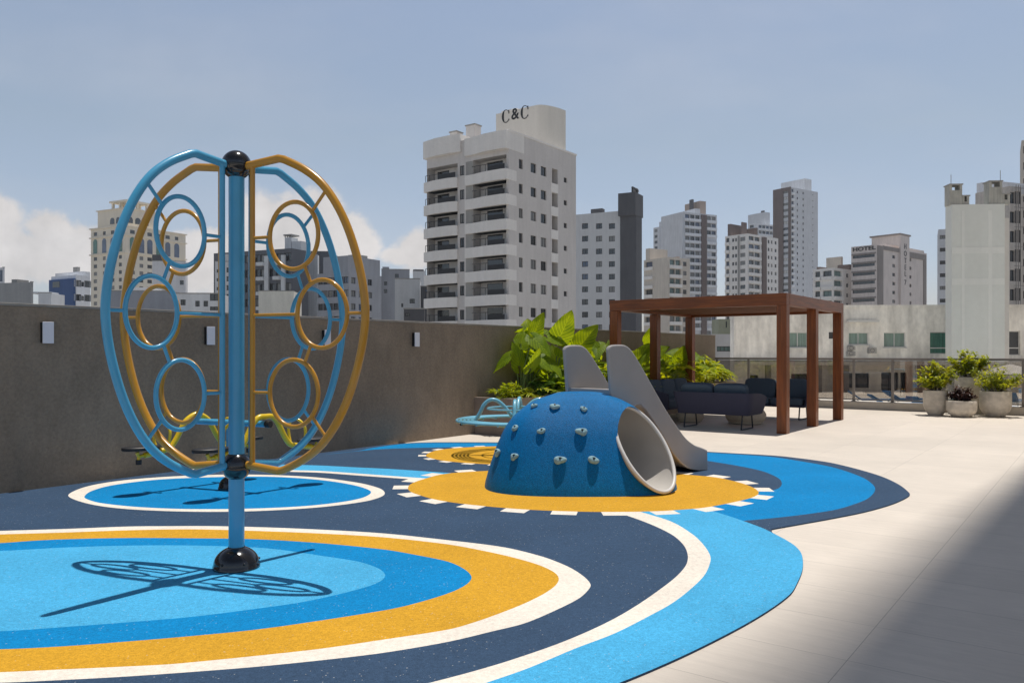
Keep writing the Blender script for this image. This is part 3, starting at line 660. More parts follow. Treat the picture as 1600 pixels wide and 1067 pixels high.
x = MB(); x.box(.03, PL-.03, .03, PW-.03, 2.56, ZR-.012); x.build('roof_deck', M['wood'], G)
# ------------------------------------------------------------ lounge furniture
def cushion(w_, d_, h_, e=.32):
    return MB().ball((0, 0, 0), 1, 36, 20, w_/2, d_/2, h_/2, e)
def sofa(name, label, pos, rz, Ln, nc):
    """local: x along the sofa, +y toward the front, back panel at y=0"""
    t = thing(name, label, 'sofa', pos, rz, 'navy outdoor sofas under the pergola')
    h = Ln/2; D_ = .78
    # woven shell: back and two arms, flaring outward to the top
    def shellpath(z):
        f = (z-.30)/.42; o = .075*f; k = h+o
        return [(-k, D_-.04+.03*f), (-k, .12), (-k+.10, .0-o), (k-.10, .0-o), (k, .12), (k, D_-.04+.03*f)]
    x = MB(); levels = [.30, .33, .52, .70, .72]
    out = []
    for z in levels:
        pth = spline([Vector((a, b_, z)) for a, b_ in shellpath(z)], 5)
        drop = []
        for p in pth:
            fr = max(0, (p.y-.15)/(D_-.15)); q_ = p.copy()
            if z > .5: q_.z = z-.10*fr*fr
            drop.append(q_)
        out.append(drop)
    n_ = len(out[0]); th = .045
    for inner in (0, 1):
        for L_ in out:
            for i, p in enumerate(L_):
                a = L_[max(i-1, 0)]; b_ = L_[min(i+1, n_-1)]; tt = (b_-a); tt.z = 0; tt.normalize(); nn = Vector((tt.y, -tt.x, 0))
                x.v.append(tuple(p-nn*(th if inner else 0)))
    m_ = len(levels)
    for i in range(m_-1):
        for k in range(n_-1):
            a = i*n_+k; x.f.append((a, a+1, a+n_+1, a+n_)); b_ = (m_+i)*n_+k; x.f.append((b_, b_+n_, b_+n_+1, b_+1)); x.mi += [0, 0]
    for k in range(n_-1):
        for i in (0, m_-1):
            a = i*n_+k; b_ = (m_+i)*n_+k; x.f.append((a, a+1, b_+1, b_)); x.mi.append(0)
    for k in (0, n_-1):
        for i in range(m_-1):
            a = i*n_+k; b_ = (m_+i)*n_+k; x.f.append((a, b_, b_+n_, a+n_)); x.mi.append(0)
    x.build('woven_shell', M['weave'], t, True, auto=50)
    x = MB(); x.box(-h+.03, h-.03, .03, D_-.03, .285, .33); x.build('seat_base', M['weave'], t, bevel=.01)
    for i in range(nc):
        cw = (Ln-.14)/nc; cx = -h+.07+cw*(i+.5)
        cushion(cw-.012, D_-.16, .15, .22).build('seat_cushion', M['fabric'], t, True, loc=(cx, .42, .40))
        o = cushion(cw-.02, .20, .46, .36).build('back_cushion', M['fabric'], t, True, loc=(cx, .17, .67)); o.rotation_euler.x = R(12)
    for s_ in (-1, 1):
        x = MB(); xx = s_*(h-.17)
        x.tube([(xx, .10, .285), (xx-s_*.0, .04, .012), (xx, D_-.12, .012), (xx, D_-.18, .285)], .016, 4); x.build('leg', M['frame_dark'], t)
    return t
sofa('sofa', 'navy two seat sofa nearest the camera, its woven back turned to the dome', uv(15.0, 6.25, 0), A-PI/2, 1.52, 2)
sofa('sofa', 'navy two seat sofa with its cushions facing the camera, beyond the round pouf', uv(18.75, 6.15, 0), A+PI/2, 1.65, 2)
sofa('sofa', 'navy three seat sofa side-on along the planter, left of the other two', uv(16.75, 8.22, 0), A+PI, 2.2, 3)
def pouf(label, p, r_, h_):
    t = thing('pouf', label, 'pouf', p, 0, 'beige poufs under the pergola')
    x = MB(); pr_ = [(r_*.70, .004), (r_*.86, .02)]+[(r_*(.80+.2*math.sin(PI*i/12)), .02+(h_-.05)*i/12) for i in range(1, 12)]+[(r_*.78, h_-.02), (r_*.6, h_), (.001, h_)]
    x.lathe(pr_, 40); o = x.build('body', M['pouf'], t, True)
    y = MB(); y.tube([(r_*.99*math.cos(a), r_*.99*math.sin(a), h_*.5) for a in [2*PI*k/40 for k in range(40)]], .006, 6, closed=True); y.build('seam', M['pouf'], o, True)
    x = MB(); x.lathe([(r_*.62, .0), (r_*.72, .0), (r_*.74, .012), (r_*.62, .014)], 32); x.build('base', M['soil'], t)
pouf('large round beige pouf behind the nearest sofa', uv(16.6, 6.15, 0), .42, .36)
pouf('small beige pouf half hidden behind the slide beside the side-on sofa', uv(16.3, 7.28, 0), .30, .28)
# ------------------------------------------------------------ foliage helpers
def leafmat(name, c1, c2, trans=.45, rough=.38, veins=False):
    m_ = bpy.data.materials.new(name); m_.use_nodes = True; nt = m_.node_tree; N = nt.nodes; L = nt.links; b_ = N['Principled BSDF']
    t = N.new('ShaderNodeTexCoord'); no_ = N.new('ShaderNodeTexNoise'); no_.inputs['Scale'].default_value = 3.5; no_.inputs['Detail'].default_value = 4
    L.new(t.outputs['Object'], no_.inputs['Vector'])
    mr_ = N.new('ShaderNodeMapRange'); L.new(no_.outputs[0], mr_.inputs[0]); mr_.inputs[1].default_value = .35; mr_.inputs[2].default_value = .65
    mx_ = N.new('ShaderNodeMix'); mx_.data_type = 'RGBA'; L.new(mr_.outputs[0], mx_.inputs[0]); mx_.inputs[6].default_value = (*c1, 1); mx_.inputs[7].default_value = (*c2, 1)
    col = mx_.outputs[2]
    if veins:
        u_ = N.new('ShaderNodeUVMap'); s_ = N.new('ShaderNodeSeparateXYZ'); L.new(u_.outputs[0], s_.inputs[0])
        ab = N.new('ShaderNodeMath'); ab.operation = 'ABSOLUTE'; L.new(s_.outputs[0], ab.inputs[0])
        k1 = N.new('ShaderNodeMath'); k1.operation = 'MULTIPLY_ADD'; L.new(ab.outputs[0], k1.inputs[0]); k1.inputs[1].default_value = -.35; L.new(s_.outputs[1], k1.inputs[2])
        k2 = N.new('ShaderNodeMath'); k2.operation = 'MULTIPLY'; L.new(k1.outputs[0], k2.inputs[0]); k2.inputs[1].default_value = 2*PI*9
        k3 = N.new('ShaderNodeMath'); k3.operation = 'COSINE'; L.new(k2.outputs[0], k3.inputs[0])
        k4 = N.new('ShaderNodeMapRange'); L.new(k3.outputs[0], k4.inputs[0]); k4.inputs[1].default_value = .6; k4.inputs[2].default_value = 1; k4.inputs[4].default_value = .8
        k5 = N.new('ShaderNodeMapRange'); L.new(ab.outputs[0], k5.inputs[0]); k5.inputs[1].default_value = .0; k5.inputs[2].default_value = .06; k5.inputs[3].default_value = .8; k5.inputs[4].default_value = 0
        k6 = N.new('ShaderNodeMath'); k6.operation = 'MAXIMUM'; L.new(k4.outputs[0], k6.inputs[0]); L.new(k5.outputs[0], k6.inputs[1])
        m2 = N.new('ShaderNodeMix'); m2.data_type = 'RGBA'; L.new(k6.outputs[0], m2.inputs[0]); L.new(col, m2.inputs[6]); m2.inputs[7].default_value = (c2[0]*1.5, c2[1]*1.4, c2[2]*1.6, 1); col = m2.outputs[2]
    L.new(col, b_.inputs['Base Color']); b_.inputs['Roughness'].default_value = rough; b_.inputs['Specular IOR Level'].default_value = .28
    tl = N.new('ShaderNodeBsdfTranslucent')
    vm = N.new('ShaderNodeVectorMath'); vm.operation = 'MULTIPLY'; L.new(col, vm.inputs[0]); vm.inputs[1].default_value = (2.6, 2.0, .5); L.new(vm.outputs[0], tl.inputs[0])
    ms = N.new('ShaderNodeMixShader'); ms.inputs[0].default_value = trans; L.new(b_.outputs[0], ms.inputs[1]); L.new(tl.outputs[0], ms.inputs[2]); L.new(ms.outputs[0], N['Material Output'].inputs[0])
    return m_
M['ear'] = leafmat('elephant_ear_leaf', (.11, .20, .008), (.22, .32, .012), .58, .5, True)
M['fern'] = leafmat('yellow_green_foliage', (.12, .20, .010), (.31, .37, .02), .5)
M['ear2'] = leafmat('broad_lance_leaf', (.07, .15, .01), (.19, .28, .015), .5, .5)
M['fern_dark'] = leafmat('mid_green_foliage', (.035, .10, .02), (.08, .17, .03), .35)
M['lime'] = leafmat('bright_shrub_leaf', (.13, .20, .015), (.30, .34, .03), .45)
M['purple'] = leafmat('dark_purple_leaf', (.03, .014, .018), (.07, .035, .035), .2)
M['stem'] = mat('green_stem', (.13, .18, .05), .6, 0, (8, .2))
M['bark'] = mat('brown_stem', (.10, .075, .05), .9, 0, (20, .3))
def frame_at(d, roll=0):
    z = d.normalized(); up = Vector((0, 0, 1))
    if abs(z.z) > .97: up = Vector((1, 0, 0))
    x_ = up.cross(z).normalized(); y_ = z.cross(x_)
    return x_, y_, z
def ear_leaf(mb, p, tipdir, normal, size, rnd):
    """big heart-shaped corrugated leaf; p is where the petiole joins"""
    t = tipdir.normalized(); s = normal.cross(t).normalized(); n = t.cross(s).normalized()
    NT, NS = 22, 12; b0 = len(mb.v)
    curl = rnd.uniform(.10, .30); fold = rnd.uniform(.10, .30); droop = rnd.uniform(.1, .45); wav = rnd.uniform(0, 6)
    for i in range(NT+1):
        f = i/NT; y = -.36+1.36*f
        wd = .46*math.sin(PI*min(1, ((f)**.62)))**.75 if f > 0 else .0
        wd = max(wd, .02) if i < NT else .004
        notch = .10*max(0, 1-f/.26)
        for j in range(2*NS+1):
            a = (j-NS)/NS; aa = abs(a)
            xx = math.copysign(notch*(1-aa)+wd*aa, a) if a else (0 if f > .26 else 0.0)
            if f < .26 and aa < .3: xx = math.copysign(min(abs(xx), notch+.05), a) if a else 0
            yy_ = y-.10*aa*aa*(1-f) if f > .26 else max(y, y*(1)) if aa > .3 else max(y, -.02-.3*(1-f/.26)*aa)
            zz = fold*abs(xx)*.9-curl*xx*xx*1.6-droop*max(0, yy_)**2*.8+.020*math.cos(2*PI*9*((yy_+.36)/1.36-.35*aa))*min(1, aa*4)*(1-aa*.3)+.018*math.sin(9*yy_+wav+a*3)*aa
            q_ = p+s*(xx*size)+t*(yy_*size)+n*(zz*size)
            mb.v.append(tuple(q_)); mb.uvs.append((a, (y+.36)/1.36))
    w_ = 2*NS+1
    for i in range(NT):
        for j in range(2*NS):
            k = b0+i*w_+j; mb.f.append((k, k+1, k+w_+1, k+w_)); mb.mi.append(0)
def ear_plant(label, base, rnd, nl, hmin, hmax, size, face=None):
    t = thing('elephant_ear_plant', label, 'plant', base, 0, 'elephant ear plants in the raised planter')
    lf = MB(); lf.uvs = []; st = MB()
    for i in range(nl):
        az = rnd.uniform(0, 2*PI) if face is None else face[i % len(face)][0]
        h = rnd.uniform(hmin, hmax) if face is None else face[i % len(face)][1]
        out = rnd.uniform(.12, .5)*(1.25-.5*(h/hmax))
        d_ = Vector((math.cos(az), math.sin(az), 0)); top_ = d_*out+Vector((0, 0, h))
        mid = d_*out*.35+Vector((0, 0, h*.62))
        pth = spline([(d_.x*.03, d_.y*.03, -.03), mid, top_], 5)
        st.tube(pth, [.017-.009*k/(len(pth)-1) for k in range(len(pth))], 7)
        if rnd.random() < .42:      # young leaves stand up, older ones hang
            tip = (d_*.45+Vector((rnd.uniform(-.3,.3), rnd.uniform(-.2,.3), rnd.uniform(.35, 1.0)))).normalized()
            nr = (Vector((rnd.uniform(-.5,.5), -rnd.uniform(.5, .9), rnd.uniform(.1, .5)))).normalized()
        else:
            tip = (d_*.8+Vector((rnd.uniform(-.3,.3), rnd.uniform(-.3,.3), -rnd.uniform(.1, .7)))).normalized()
            nr = (d_*rnd.uniform(.1, .5)+Vector((rnd.uniform(-.2,.2), rnd.uniform(-.55,.0), rnd.uniform(.6, 1)))).normalized()
        nr = (nr-tip*nr.dot(tip)).normalized()
        ear_leaf(lf, top_, tip, nr, size*rnd.uniform(.75, 1.15), rnd)
    lf.build('foliage', M['ear'], t, True, auto=180); st.build('stems', M['stem'], t, True)
def blade(mb, p, d, n, L_, w_, droop, seg=4):
    """lance-shaped leaf"""
    t = d.normalized(); s = t.cross(n)
    if s.length < 1e-3: s = Vector((1, 0, 0))
    s.normalize(); n = s.cross(t).normalized(); b0 = len(mb.v)
    for i in range(seg+1):
        f = i/seg; wd = w_*math.sin(PI*min(.97, .12+.86*f))**.8*.5 if i < seg else .001
        c = p+t*(L_*f)-Vector((0, 0, 1))*(droop*L_*f*f); 
        mb.v += [tuple(c-s*wd), tuple(c-n*(wd*.35)), tuple(c+s*wd)]
    for i in range(seg):
        k = b0+3*i; mb.f += [(k, k+1, k+4, k+3), (k+1, k+2, k+5, k+4)]; mb.mi += [0, 0]
def fern_plant(name, label, base, rnd, nf, L_, mt, group, leaflet=(.14, .03), up=.9, pinn=9):
    t = thing(name, label, 'plant', base, 0, group); lf = MB(); st = MB()
    for i in range(nf):
        az = rnd.uniform(0, 2*PI); el = rnd.uniform(.45, 1.35)*up; d_ = Vector((math.cos(az)*math.cos(el), math.sin(az)*math.cos(el), math.sin(el)))
        l_ = L_*rnd.uniform(.6, 1.1); pts = []
        for k in range(8):
            f = k/7; pts.append(d_*(l_*f)-Vector((0, 0, 1))*(l_*.35*f*f*f)+Vector((rnd.uniform(-.02,.02), rnd.uniform(-.02,.02), 0)))
        st.tube(pts, .004, 4)
        for k in range(pinn):
            f = .3+.7*k/(pinn-1); i0 = min(6, int(f*7)); c = pts[i0].lerp(pts[i0+1], f*7-i0); tt = (pts[i0+1]-pts[i0]).normalized()
            sd = tt.cross(Vector((0, 0, 1)));
            if sd.length < .05: sd = Vector((1, 0, 0))
            sd.normalize(); nn = sd.cross(tt)
            for s_ in (-1, 1):
                dd = (sd*s_*1.0+tt*.75+nn*rnd.uniform(-.1, .5)).normalized()
                blade(lf, c, dd, nn, leaflet[0]*rnd.uniform(.7, 1.2)*(1.1-.5*abs(f-.6)), leaflet[1], rnd.uniform(.1, .5), 3)
    lf.build('foliage', M[mt], t, True, auto=180); st.build('stems', M['stem'], t)
def palm_plant(label, base, rnd, nf, H, rl):
    t = thing('fan_palm', label, 'plant', base, 0, 'small fan leaved palms at the end of the planter'); lf = MB(); st = MB()
    for i in range(nf):
        az = rnd.uniform(0, 2*PI); h = H*rnd.uniform(.4, 1); d_ = Vector((math.cos(az), math.sin(az), 0)); c = d_*rnd.uniform(.08, .32)+Vector((0, 0, h))
        st.tube(spline([(0, 0, -.02), d_*.05+Vector((0, 0, h*.6)), c], 4), .007, 5)
        nn = (d_*rnd.uniform(.2, .8)+Vector((0, 0, 1))).normalized(); x_, y_, z_ = frame_at(nn)
        for k in range(11):
            a = 2*PI*k/12+.2; dd = x_*math.cos(a)+y_*math.sin(a)+z_*.15
            blade(lf, c, dd, z_, rl*rnd.uniform(.75, 1.1), .045, rnd.uniform(.15, .5), 4)
    lf.build('foliage', M['fern'], t, True, auto=180); st.build('stems', M['stem'], t)
def pz(u, v, py):
    p = uv(u, v); return CAMH+(HY-py)*p.y/FPX
rnd = random.Random(21)
ZS = PH-.05
eu = [(12.35, 8.95, 9, .35, 1.14, .44, 'leftmost, its high leaves leaning on the wall'), (12.75, 9.05, 10, .4, 1.36, .52, 'second from the left with one tall upright leaf'),
      (13.5, 8.95, 9, .4, 1.28, .5, 'behind the left fin of the slide'), (14.4, 9.0, 9, .4, 1.2, .5, 'between the slide fins'), (15.4, 8.95, 9, .4, 1.2, .48, 'just left of the front corner post of the pergola'),
      (16.5, 9.0, 8, .4, 1.1, .44, 'just right of the front corner post of the pergola'), (17.6, 8.95, 7, .4, 1.1, .42, 'in the first pergola bay over the slide'), (18.7, 9.0, 7, .4, 1.1, .42, 'at the middle left post of the pergola'), (19.9, 9.0, 6, .4, 1.0, .40, 'in the far pergola bay')]
for (u, v, nl, h0, h1, sz, lb) in eu:
    ear_plant('elephant ear plant, '+lb, uv(u, v, ZS), rnd, nl, h0, h1, sz)
fl = [(11.75, 8.85, 'fern', 16, .42, 'low leafy clump at the very left end of the planter'), (12.2, 8.72, 'fern', 22, .5, 'arching fern under the leftmost elephant ear'), (12.75, 8.75, 'fern_dark', 22, .5, 'dark fern spilling over the planter edge left of the dome top'),
      (13.4, 8.7, 'fern', 20, .55, 'bright fern directly behind the left slide fin'), (14.2, 8.7, 'fern_dark', 18, .55, 'dark fern behind the gap of the slide'), (15.2, 8.7, 'fern', 18, .6, 'yellow-green fern left of the corner post'),
      (16.2, 8.7, 'fern', 20, .6, 'yellow-green fern above the side-on sofa, nearest part'), (17.2, 8.7, 'fern', 20, .62, 'tall yellow fern above the middle of the side-on sofa'), (18.2, 8.7, 'fern', 20, .65, 'fern beside the middle left pergola post'), (19.2, 8.7, 'fern', 20, .62, 'fern left of the far left pergola post'), (20.1, 8.75, 'fern', 20, .6, 'fern just past the far left pergola post')]
for (u, v, mt, nf, L_, lb) in fl:
    fern_plant('fern', lb, uv(u, v, ZS), rnd, nf, L_*1.15, mt, 'ferns along the front of the planter')
for (u, v, h, lb) in [(20.7, 8.9, .72, 'leafy fan palm right of the far left pergola post'), (21.3, 8.8, .55, 'fan palm with a bright star of leaves before the railing'), (21.9, 8.8, .4, 'lowest fan palm at the very end of the planter')]:
    palm_plant(lb, uv(u, v, ZS), rnd, 16, h, .30)
fern_plant('leafy_shrub', 'tall leafy shrub between the elephant ears and the palms', uv(20.6, 9.1, ZS), rnd, 26, 1.0, 'fern', 'ferns along the front of the planter', (.15, .045), 1.05, 10)
for (u, v, L_, lb) in [(14.0, 8.8, 1.0, 'lance-leaved clump behind the gap between the slide fins'), (15.0, 8.75, 1.0, 'lance-leaved clump just left of the front corner post of the pergola'), (16.0, 8.8, 1.1, 'lance-leaved clump over the near end of the side-on sofa'), (16.9, 8.8, 1.15, 'tallest lance-leaved clump in the first pergola bay'),
        (17.9, 8.85, 1.15, 'lance-leaved clump left of the middle back post'), (18.9, 8.85, 1.15, 'lance-leaved clump right of the middle back post'), (19.7, 8.9, 1.1, 'lance-leaved clump left of the far back post'), (13.1, 8.7, .62, 'short lance-leaved clump above the dome top'), (20.4, 8.9, 1.0, 'lance-leaved clump just past the far back post'), (21.1, 9.0, .85, 'farthest lance-leaved clump, behind the fan palms'), (15.5, 9.05, 1.25, 'tall lance-leaved clump by the wall behind the front corner post')]:
    fern_plant('ginger_plant', lb, uv(u, v, ZS), rnd, 15, L_, 'ear2' if u < 15 else 'fern', 'lance leaved clumps in the planter', (.30, .075), 1.0, 7)
# ------------------------------------------------------------ pots
def shrub(root, z0, rnd, rx, h, mt, ns, leaf=(.085, .04), lift=0):
    lf = MB(); st = MB()
    for i in range(ns):
        az = rnd.uniform(0, 2*PI); rr = rx*math.sqrt(rnd.random()); tipz = h*(1-.35*(rr/rx)**2)*rnd.uniform(.42, 1.08)
        p1 = Vector((math.cos(az)*rr, math.sin(az)*rr, z0+tipz)); p0 = Vector((math.cos(az)*.05, math.sin(az)*.05, z0-.02)); mid = p0.lerp(p1, .5)+Vector((0, 0, .05))
        pth = spline([p0, mid, p1], 4); st.tube(pth, [.006-.004*k/(len(pth)-1) for k in range(len(pth))], 5)
        for k in range(34):
            f = rnd.uniform(.22, 1.0)**.75; i0 = min(len(pth)-2, int(f*(len(pth)-1))); c = pth[i0].lerp(pth[i0+1], f*(len(pth)-1)-i0)
            a = rnd.uniform(0, 2*PI); d_ = Vector((math.cos(a), math.sin(a), rnd.uniform(-.7, .9))).normalized()
            c = c+Vector((rnd.uniform(-.05,.05), rnd.uniform(-.05,.05), rnd.uniform(-.04,.04)))
            blade(lf, c, d_, Vector((0, 0, 1)), leaf[0]*rnd.uniform(.7, 1.3), leaf[1]*rnd.uniform(.8, 1.2), rnd.uniform(-.1, .4), 3)
    lf.build('foliage', M[mt], root, True, auto=180); st.build('stems', M['bark'], root)
def pot(label, plabel, p, r_, h_, rb, prx, ph_, mt, ns, leaf=(.085,.04), cat='shrub'):
    t = thing('plant_pot', label, 'pot', p, rnd.uniform(0, 3), 'concrete pots by the glass railing')
    x = MB(); pr_ = [(.001, .006), (rb*.9, .006), (rb, .03)]
    for i in range(1, 9):
        f = i/8; pr_.append((rb+(r_-rb)*math.sin(f*PI/2)**.9, .03+h_*.42*f))
    pr_ += [(r_, h_*.7), (r_*1.0, h_-.01), (r_-.008, h_), (r_-.035, h_), (r_-.04, h_-.02), (r_-.045, h_-.07)]
    x.lathe(pr_, 48); x.build('pot_wall', M['pot'], t, True, auto=50)
    x = MB(); x.lathe([(r_-.042, h_-.06), (.001, h_-.05)], 32); x.build('soil', M['soil'], t, True)
    s_ = thing('potted_shrub', plabel, cat, p+Vector((0, 0, h_-.055)), 0, 'plants growing in the concrete pots')
    shrub(s_, 0, rnd, prx, ph_, mt, ns, leaf)
pot('rounded concrete pot at the left of the four, holding a yellow-green shrub', 'yellow-green shrub in the left concrete pot', Vector((10.16, 19.25, 0)), .27, .60, .17, .46, .78, 'lime', 40, (.085, .055))
pot('tall concrete pot standing behind the small bowl', 'upright shrub in the tall concrete pot at the back', Vector((11.3, 19.9, 0)), .29, .90, .17, .52, .72, 'fern', 44, (.08, .05))
pot('low concrete bowl in front with a dark purple plant', 'dark purple plant in the low concrete bowl', Vector((10.5, 18.75, 0)), .325, .385, .22, .30, .36, 'purple', 34, (.08, .045))
pot('wide concrete pot at the right of the four', 'loose light green shrub in the right concrete pot', Vector((11.35, 18.85, 0)), .335, .60, .21, .56, .68, 'lime', 42, (.08, .036))
# ------------------------------------------------------------ city buildings
def paint(name, c, amt=.06, streak=.08, rough=.85, m1=.25):
    k_ = min(1.5, .80/max(c)); c = tuple(v*k_ for v in c)
    return mat(name, c, rough, 0, [(m1, amt, 5), (m1*6, streak, 6, (1, 1, .12)), (3, amt*.6, 5)])
class Bld:
    """box building; near corner seen at px cx and depth Y0; face R runs along local x, face L along local y"""
    def __init__(s, name, label, cat, cx, xl, xr, Y0, ytop, wall, ang=A, zbase=GZ, group=None, depthL=None, depthR=None, topL=None):
        s.X0 = (cx-800)/FPX*Y0; s.Y0 = Y0; s.ang = ang; s.wallm = wall; s.zb = zbase
        s.root = thing(name, label, cat, (s.X0, Y0, 0), ang, group)
        s.e = {'R': (math.cos(ang), math.sin(ang)), 'L': (-math.sin(ang), math.cos(ang))}
        s.LR = s.pa('R', xr) if depthR is None else depthR; s.LL = s.pa('L', xl) if depthL is None else depthL
        s.zt = CAMH+(HY-ytop)*Y0/FPX; s.op = []; s.extra = {}
    def pa(s, f, px, inset=0):
        r = (px-800)/FPX; ex, ey = s.e[f]; ox, oy = s.e['L' if f == 'R' else 'R']
        X = s.X0+ox*inset; Y = s.Y0+oy*inset; return (r*Y-X)/(ex-r*ey)
    def pz(s, f, a, py, inset=0):
        ox, oy = s.e['L' if f == 'R' else 'R']
        return CAMH+(HY-py)*(s.Y0+s.e[f][1]*a+oy*inset)/FPX
    def rspan(s, f, x0, x1, ins, dd):
        # a box seen from a corner: its hidden flank is counted in the span; the depth is cut when it would not fit
        for k in (1, .6, .3, .1, 0):
            if f == 'R': a0, a1 = s.pa('R', x0, ins+dd*k), s.pa('R', x1, ins)
            else: a0, a1 = s.pa('L', x1, ins+dd*k), s.pa('L', x0, ins)
            if a1-a0 > .5: return a0, a1
        return min(a0, a1), max(a0, a1)+.5
    def mp(s, f, a, d, z): return (a, d, z) if f == 'R' else (d, a, z)
    def win(s, f, a0, a1, z0, z1, mt='glass_win', dep=.18, fr='frame_dark', name='window', mull=1, ft=.05):
        s.op.append((f, a0, a1, z0, z1, mt, dep, fr, name, mull, ft))
    def pwin(s, f, x0, x1, y0, y1, **k):
        a0, a1 = s.pa(f, x0), s.pa(f, x1); am = (a0+a1)/2; a0, a1 = min(a0, a1), max(a0, a1)
        s.win(f, a0, a1, s.pz(f, am, y1), s.pz(f, am, y0), **k)
    def grid(s, f, cols, z0, dz, n, h, w, mats=('glass_win',), **k):
        for i in range(n):
            for c in cols:
                s.win(f, c-w/2, c+w/2, z0+i*dz, z0+i*dz+h, mt=rndb.choice(mats), **k)
    def box(s, name, mt, x0, x1, y0, y1, z0, z1, bevel=0, parent=None):
        b = MB().box(x0, x1, y0, y1, z0, z1); return b.build(name, mt, parent or s.root, bevel=bevel)
    def fbox(s, name, mt, f, a0, a1, d0, d1, z0, z1):
        p = s.mp(f, a0, d0, z0); q = s.mp(f, a1, d1, z1)
        return s.box(name, mt, min(p[0], q[0]), max(p[0], q[0]), min(p[1], q[1]), max(p[1], q[1]), z0, z1)
    def facade(s, mb, f, L_, z0, z1):
        ops = [o for o in s.op if o[0] == f]
        xs = sorted({0, L_} | {max(0, min(L_, o[i])) for o in ops for i in (1, 2)}); zs = sorted({z0, z1} | {max(z0, min(z1, o[i])) for o in ops for i in (3, 4)})
        # merge each column run of closed cells
        for i in range(len(xs)-1):
            a, b_ = xs[i], xs[i+1]
            if b_-a < 1e-6: continue
            run = None
            for j in range(len(zs)-1):
                zc = (zs[j]+zs[j+1])/2; ac = (a+b_)/2
                hole = any(o[1] < ac < o[2] and o[3] < zc < o[4] for o in ops)
                if not hole:
                    if run is None: run = zs[j]
                if hole and run is not None:
                    mb.quad(s.mp(f,a,0,run), s.mp(f,b_,0,run), s.mp(f,b_,0,zs[j]), s.mp(f,a,0,zs[j])); run = None
            if run is not None: mb.quad(s.mp(f,a,0,run), s.mp(f,b_,0,run), s.mp(f,b_,0,zs[-1]), s.mp(f,a,0,zs[-1]))
        for (_, a0, a1, c0, c1, mt, dep, fr, nm, mull, ft) in ops:
            P_ = [(a0,c0),(a1,c0),(a1,c1),(a0,c1)]
            for k in range(4):
                (u0, w0), (u1, w1) = P_[k], P_[(k+1) % 4]
                mb.quad(s.mp(f,u0,0,w0), s.mp(f,u1,0,w1), s.mp(f,u1,dep,w1), s.mp(f,u0,dep,w0))
    def finish(s, roof=None, parap=0):
        mb = MB(); s.facade(mb, 'R', s.LR, s.zb, s.zt); s.facade(mb, 'L', s.LL, s.zb, s.zt)
        a, b_ = s.LR, s.LL
        mb.quad((a,0,s.zb), (a,b_,s.zb), (a,b_,s.zt), (a,0,s.zt)); mb.quad((0,b_,s.zb), (a,b_,s.zb), (a,b_,s.zt), (0,b_,s.zt))
        mb.quad((0,0,s.zt), (a,0,s.zt), (a,b_,s.zt), (0,b_,s.zt)); mb.quad((0,0,s.zb), (a,0,s.zb), (a,b_,s.zb), (0,b_,s.zb))
        me = mb.build('wall', s.wallm, s.root)
        rest = {}
        for k, (f, a0, a1, c0, c1, mt, dep, fr, nm, mull, ft) in enumerate(s.op):
            if mt is None: continue
            g_ = MB(); d0 = dep-.012
            g_.quad(s.mp(f,a0,d0,c0), s.mp(f,a1,d0,c0), s.mp(f,a1,d0,c1), s.mp(f,a0,d0,c1))
            fm = MB()
            if fr:
                A_ = [(a0,a0+ft),(a1-ft,a1)]+[(a0+(a1-a0)*(j+1)/(mull+1)-ft/2, a0+(a1-a0)*(j+1)/(mull+1)+ft/2) for j in range(mull)]
                for (u0, u1) in A_:
                    p = s.mp(f,u0,d0-.03,c0); q = s.mp(f,u1,d0-.004,c1); fm.box(min(p[0],q[0]),max(p[0],q[0]),min(p[1],q[1]),max(p[1],q[1]),c0,c1)
                for (w0, w1) in ((c0,c0+ft),(c1-ft,c1)):
                    p = s.mp(f,a0+ft,d0-.028,w0); q = s.mp(f,a1-ft,d0-.004,w1); fm.box(min(p[0],q[0]),max(p[0],q[0]),min(p[1],q[1]),max(p[1],q[1]),w0,w1)
            if k < 100:
                o = g_.build(nm, M[mt], s.root)
                if fr: fm.build('frame', M[fr], o)
            else:
                r_ = rest.setdefault((mt, fr), [MB(), MB()])
                for src, dst in ((g_, r_[0]), (fm, r_[1])):
                    n0 = len(dst.v); dst.v += src.v; dst.f += [tuple(n0+i for i in q) for q in src.f]; dst.mi += src.mi
        if rest:
            mats_ = []; mb2 = MB()
            for (mt, fr), (gm, fm) in rest.items():
                for src, mm in ((gm, mt), (fm, fr)):
                    if mm is None or not src.v: continue
                    if mm not in mats_: mats_.append(mm)
                    n0 = len(mb2.v); mb2.v += src.v; mb2.f += [tuple(n0+i for i in q) for q in src.f]; mb2.mi += [mats_.index(mm)]*len(src.f)
            tag(mb2.build('window', [M[q] for q in mats_], s.root), kind='stuff')
        return s
rndb = random.Random(5)
